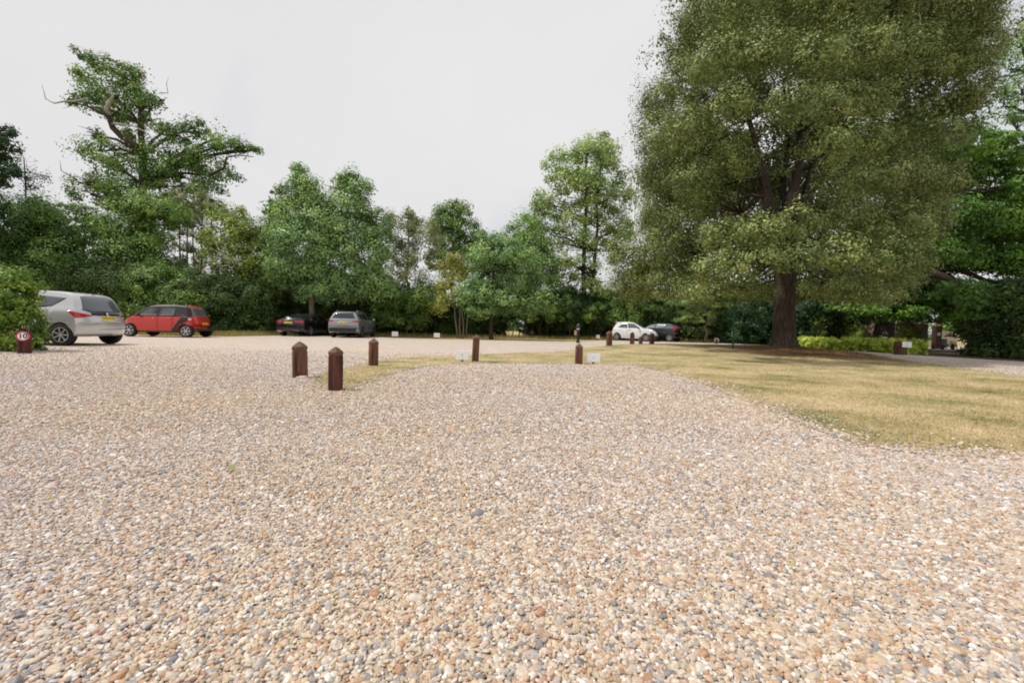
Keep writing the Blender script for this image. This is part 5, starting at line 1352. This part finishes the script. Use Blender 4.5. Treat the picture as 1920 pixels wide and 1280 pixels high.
# 5 white hatchback, nose to the right
S = dict(L=3.57, W=1.63, H=1.49, R=.30, axles=(.60, 2.90), belt=.95, tumble=.72, paint=M['whitep'], rx=.9, fx=1.9, rbow=.26, fbow=.42,
         top=[(0, .60), (.02, .70), (.06, .84), (.14, .98), (.28, 1.15), (.42, 1.32), (.50, 1.42), (.62, 1.455), (1.0, 1.485), (1.5, 1.48), (1.9, 1.40), (2.4, 1.12), (2.65, .985), (3.0, .92), (3.3, .80), (3.5, .62), (3.57, .45)],
         bot=[(0, .42), (.03, .32), (.2, .24), (.5, .21), (3.1, .19), (3.45, .22), (3.57, .34)])
loc, hd = car_at(1162, 34.2, math.radians(-33), S)
c = Car('hatchback_car', 'small white hatchback facing right behind the bollards', S, loc, hd)
c.wheel(8, 'alloy')
for sg in (-1, 1):
    c.sidep('side_window', sg, [(1.50, 1.0), (2.42, .99)], [(1.44, 1.36), (1.92, 1.33)], M['glass'])
    c.sidep('quarter_window', sg, [(.66, 1.02), (1.44, 1.0)], [(1.0, 1.33), (1.38, 1.36)], M['glass'])
    c.frontp('headlamp', [(sg * .62, .60), (sg * .92, .62)], [(sg * .62, .72), (sg * .88, .76)], M['lamp_clear'])
    c.rearp('tail_lamp', [(sg * .72, .72), (sg * .94, .70)], [(sg * .72, .94), (sg * .94, .95)], M['lamp_red'])
c.frontp('windscreen', [(-.84, 1.03), (.84, 1.03)], [(-.78, 1.39), (.78, 1.39)], M['glass'], n=12)
c.rearp('rear_window', [(-.78, 1.02), (.78, 1.02)], [(-.7, 1.36), (.7, 1.36)], M['glass'], n=12)
bm = bmesh.new(); box(bm, (3.53, 0, .30), (.10, 1.10, .16), bev=.03); bm_obj('lower_grille', bm, M['trim'], c.root)
bm = bmesh.new(); box(bm, (.46, 0, 1.455), (.26, 1.0, .035), bev=.015); bm_obj('roof_spoiler', bm, M['whitep'], c.root, True)
c.frontp('chrome_bar', [(-.2, .60), (.2, .60)], [(-.2, .62), (.2, .62)], M['chrome'], n=4, k=1)
c.lines([(1.46, 1.42), (2.5, 2.48)], .32, .97); c.handles([(1.62, .86)], M['chrome']); c.mirror(2.32, .99, M['trim']); c.plate(.82, .5, .1)

# 6 dark hatchback, tail to the right
S = dict(L=3.97, W=1.72, H=1.46, R=.31, axles=(.66, 3.15), belt=1.0, tumble=.68, paint=M['charcoal'], rx=.8, fx=2.3, rbow=.26, fbow=.42,
         top=[(0, .64), (.02, .74), (.05, .90), (.12, 1.02), (.24, 1.14), (.38, 1.27), (.50, 1.34), (.8, 1.40), (1.4, 1.455), (1.9, 1.43), (2.3, 1.31), (2.8, 1.06), (3.1, .95), (3.5, .86), (3.85, .70), (3.97, .5)],
         bot=[(0, .44), (.03, .34), (.2, .27), (.5, .23), (3.5, .21), (3.85, .24), (3.97, .38)])
loc, hd = car_at(1262.5, 33.4, PI - math.radians(41), S)
c = Car('hatchback_car', 'dark grey hatchback behind the white one, tail towards the right', S, loc, hd)
c.wheel(8, 'alloy')
c.rearp('rear_window', [(-.80, 1.06), (.80, 1.06)], [(-.74, 1.34), (.74, 1.34)], M['glass_sky_tint'], n=12)
for sg in (-1, 1):
    c.patch('tail_lamp', lambda a, z, o, sg=sg: c.rear(sg * a, z, o) if a <= 1 else c.side(c.xrear(z) + (a - 1), z, sg, o), [(.80, .92), (1.0, .88), (1.22, .98)], [(.84, 1.22), (1.0, 1.24), (1.06, 1.22)], M['lamp_red'], n=8, k=5, thick=.02)
    c.sidep('side_window', sg, [(1.0, 1.10), (1.85, 1.04)], [(1.05, 1.32), (1.8, 1.355)], M['glass_sky_tint'])
    c.sidep('side_window', sg, [(1.92, 1.04), (2.72, 1.01)], [(1.88, 1.35), (2.2, 1.29)], M['glass_sky_tint'])
    c.frontp('headlamp', [(sg * .6, .64), (sg * .92, .70)], [(sg * .6, .76), (sg * .9, .86)], M['lamp_clear'])
    c.rearp('reflector', [(sg * .72, .655), (sg * .92, .655)], [(sg * .72, .69), (sg * .92, .69)], M['lamp_red'], n=3, k=1)
c.frontp('windscreen', [(-.84, 1.09), (.84, 1.09)], [(-.78, 1.36), (.78, 1.36)], M['glass_sky_tint'], n=12)
bm = bmesh.new(); box(bm, (.40, 0, 1.41), (.28, 1.0, .035), bev=.015); bm_obj('roof_spoiler', bm, M['charcoal'], c.root, True)
bm = bmesh.new(); box(bm, (-.0, 0, .42), (.05, 1.35, .14), bev=.02); bm_obj('lower_bumper', bm, M['trim'], c.root)
c.plate(.84, .5, .11); c.lines([(1.0, 1.0), (1.88, 1.86)], .34, 1.0); c.handles([(1.2, .92), (2.1, .91)], M['charcoal']); c.mirror(2.55, 1.02, M['charcoal'])
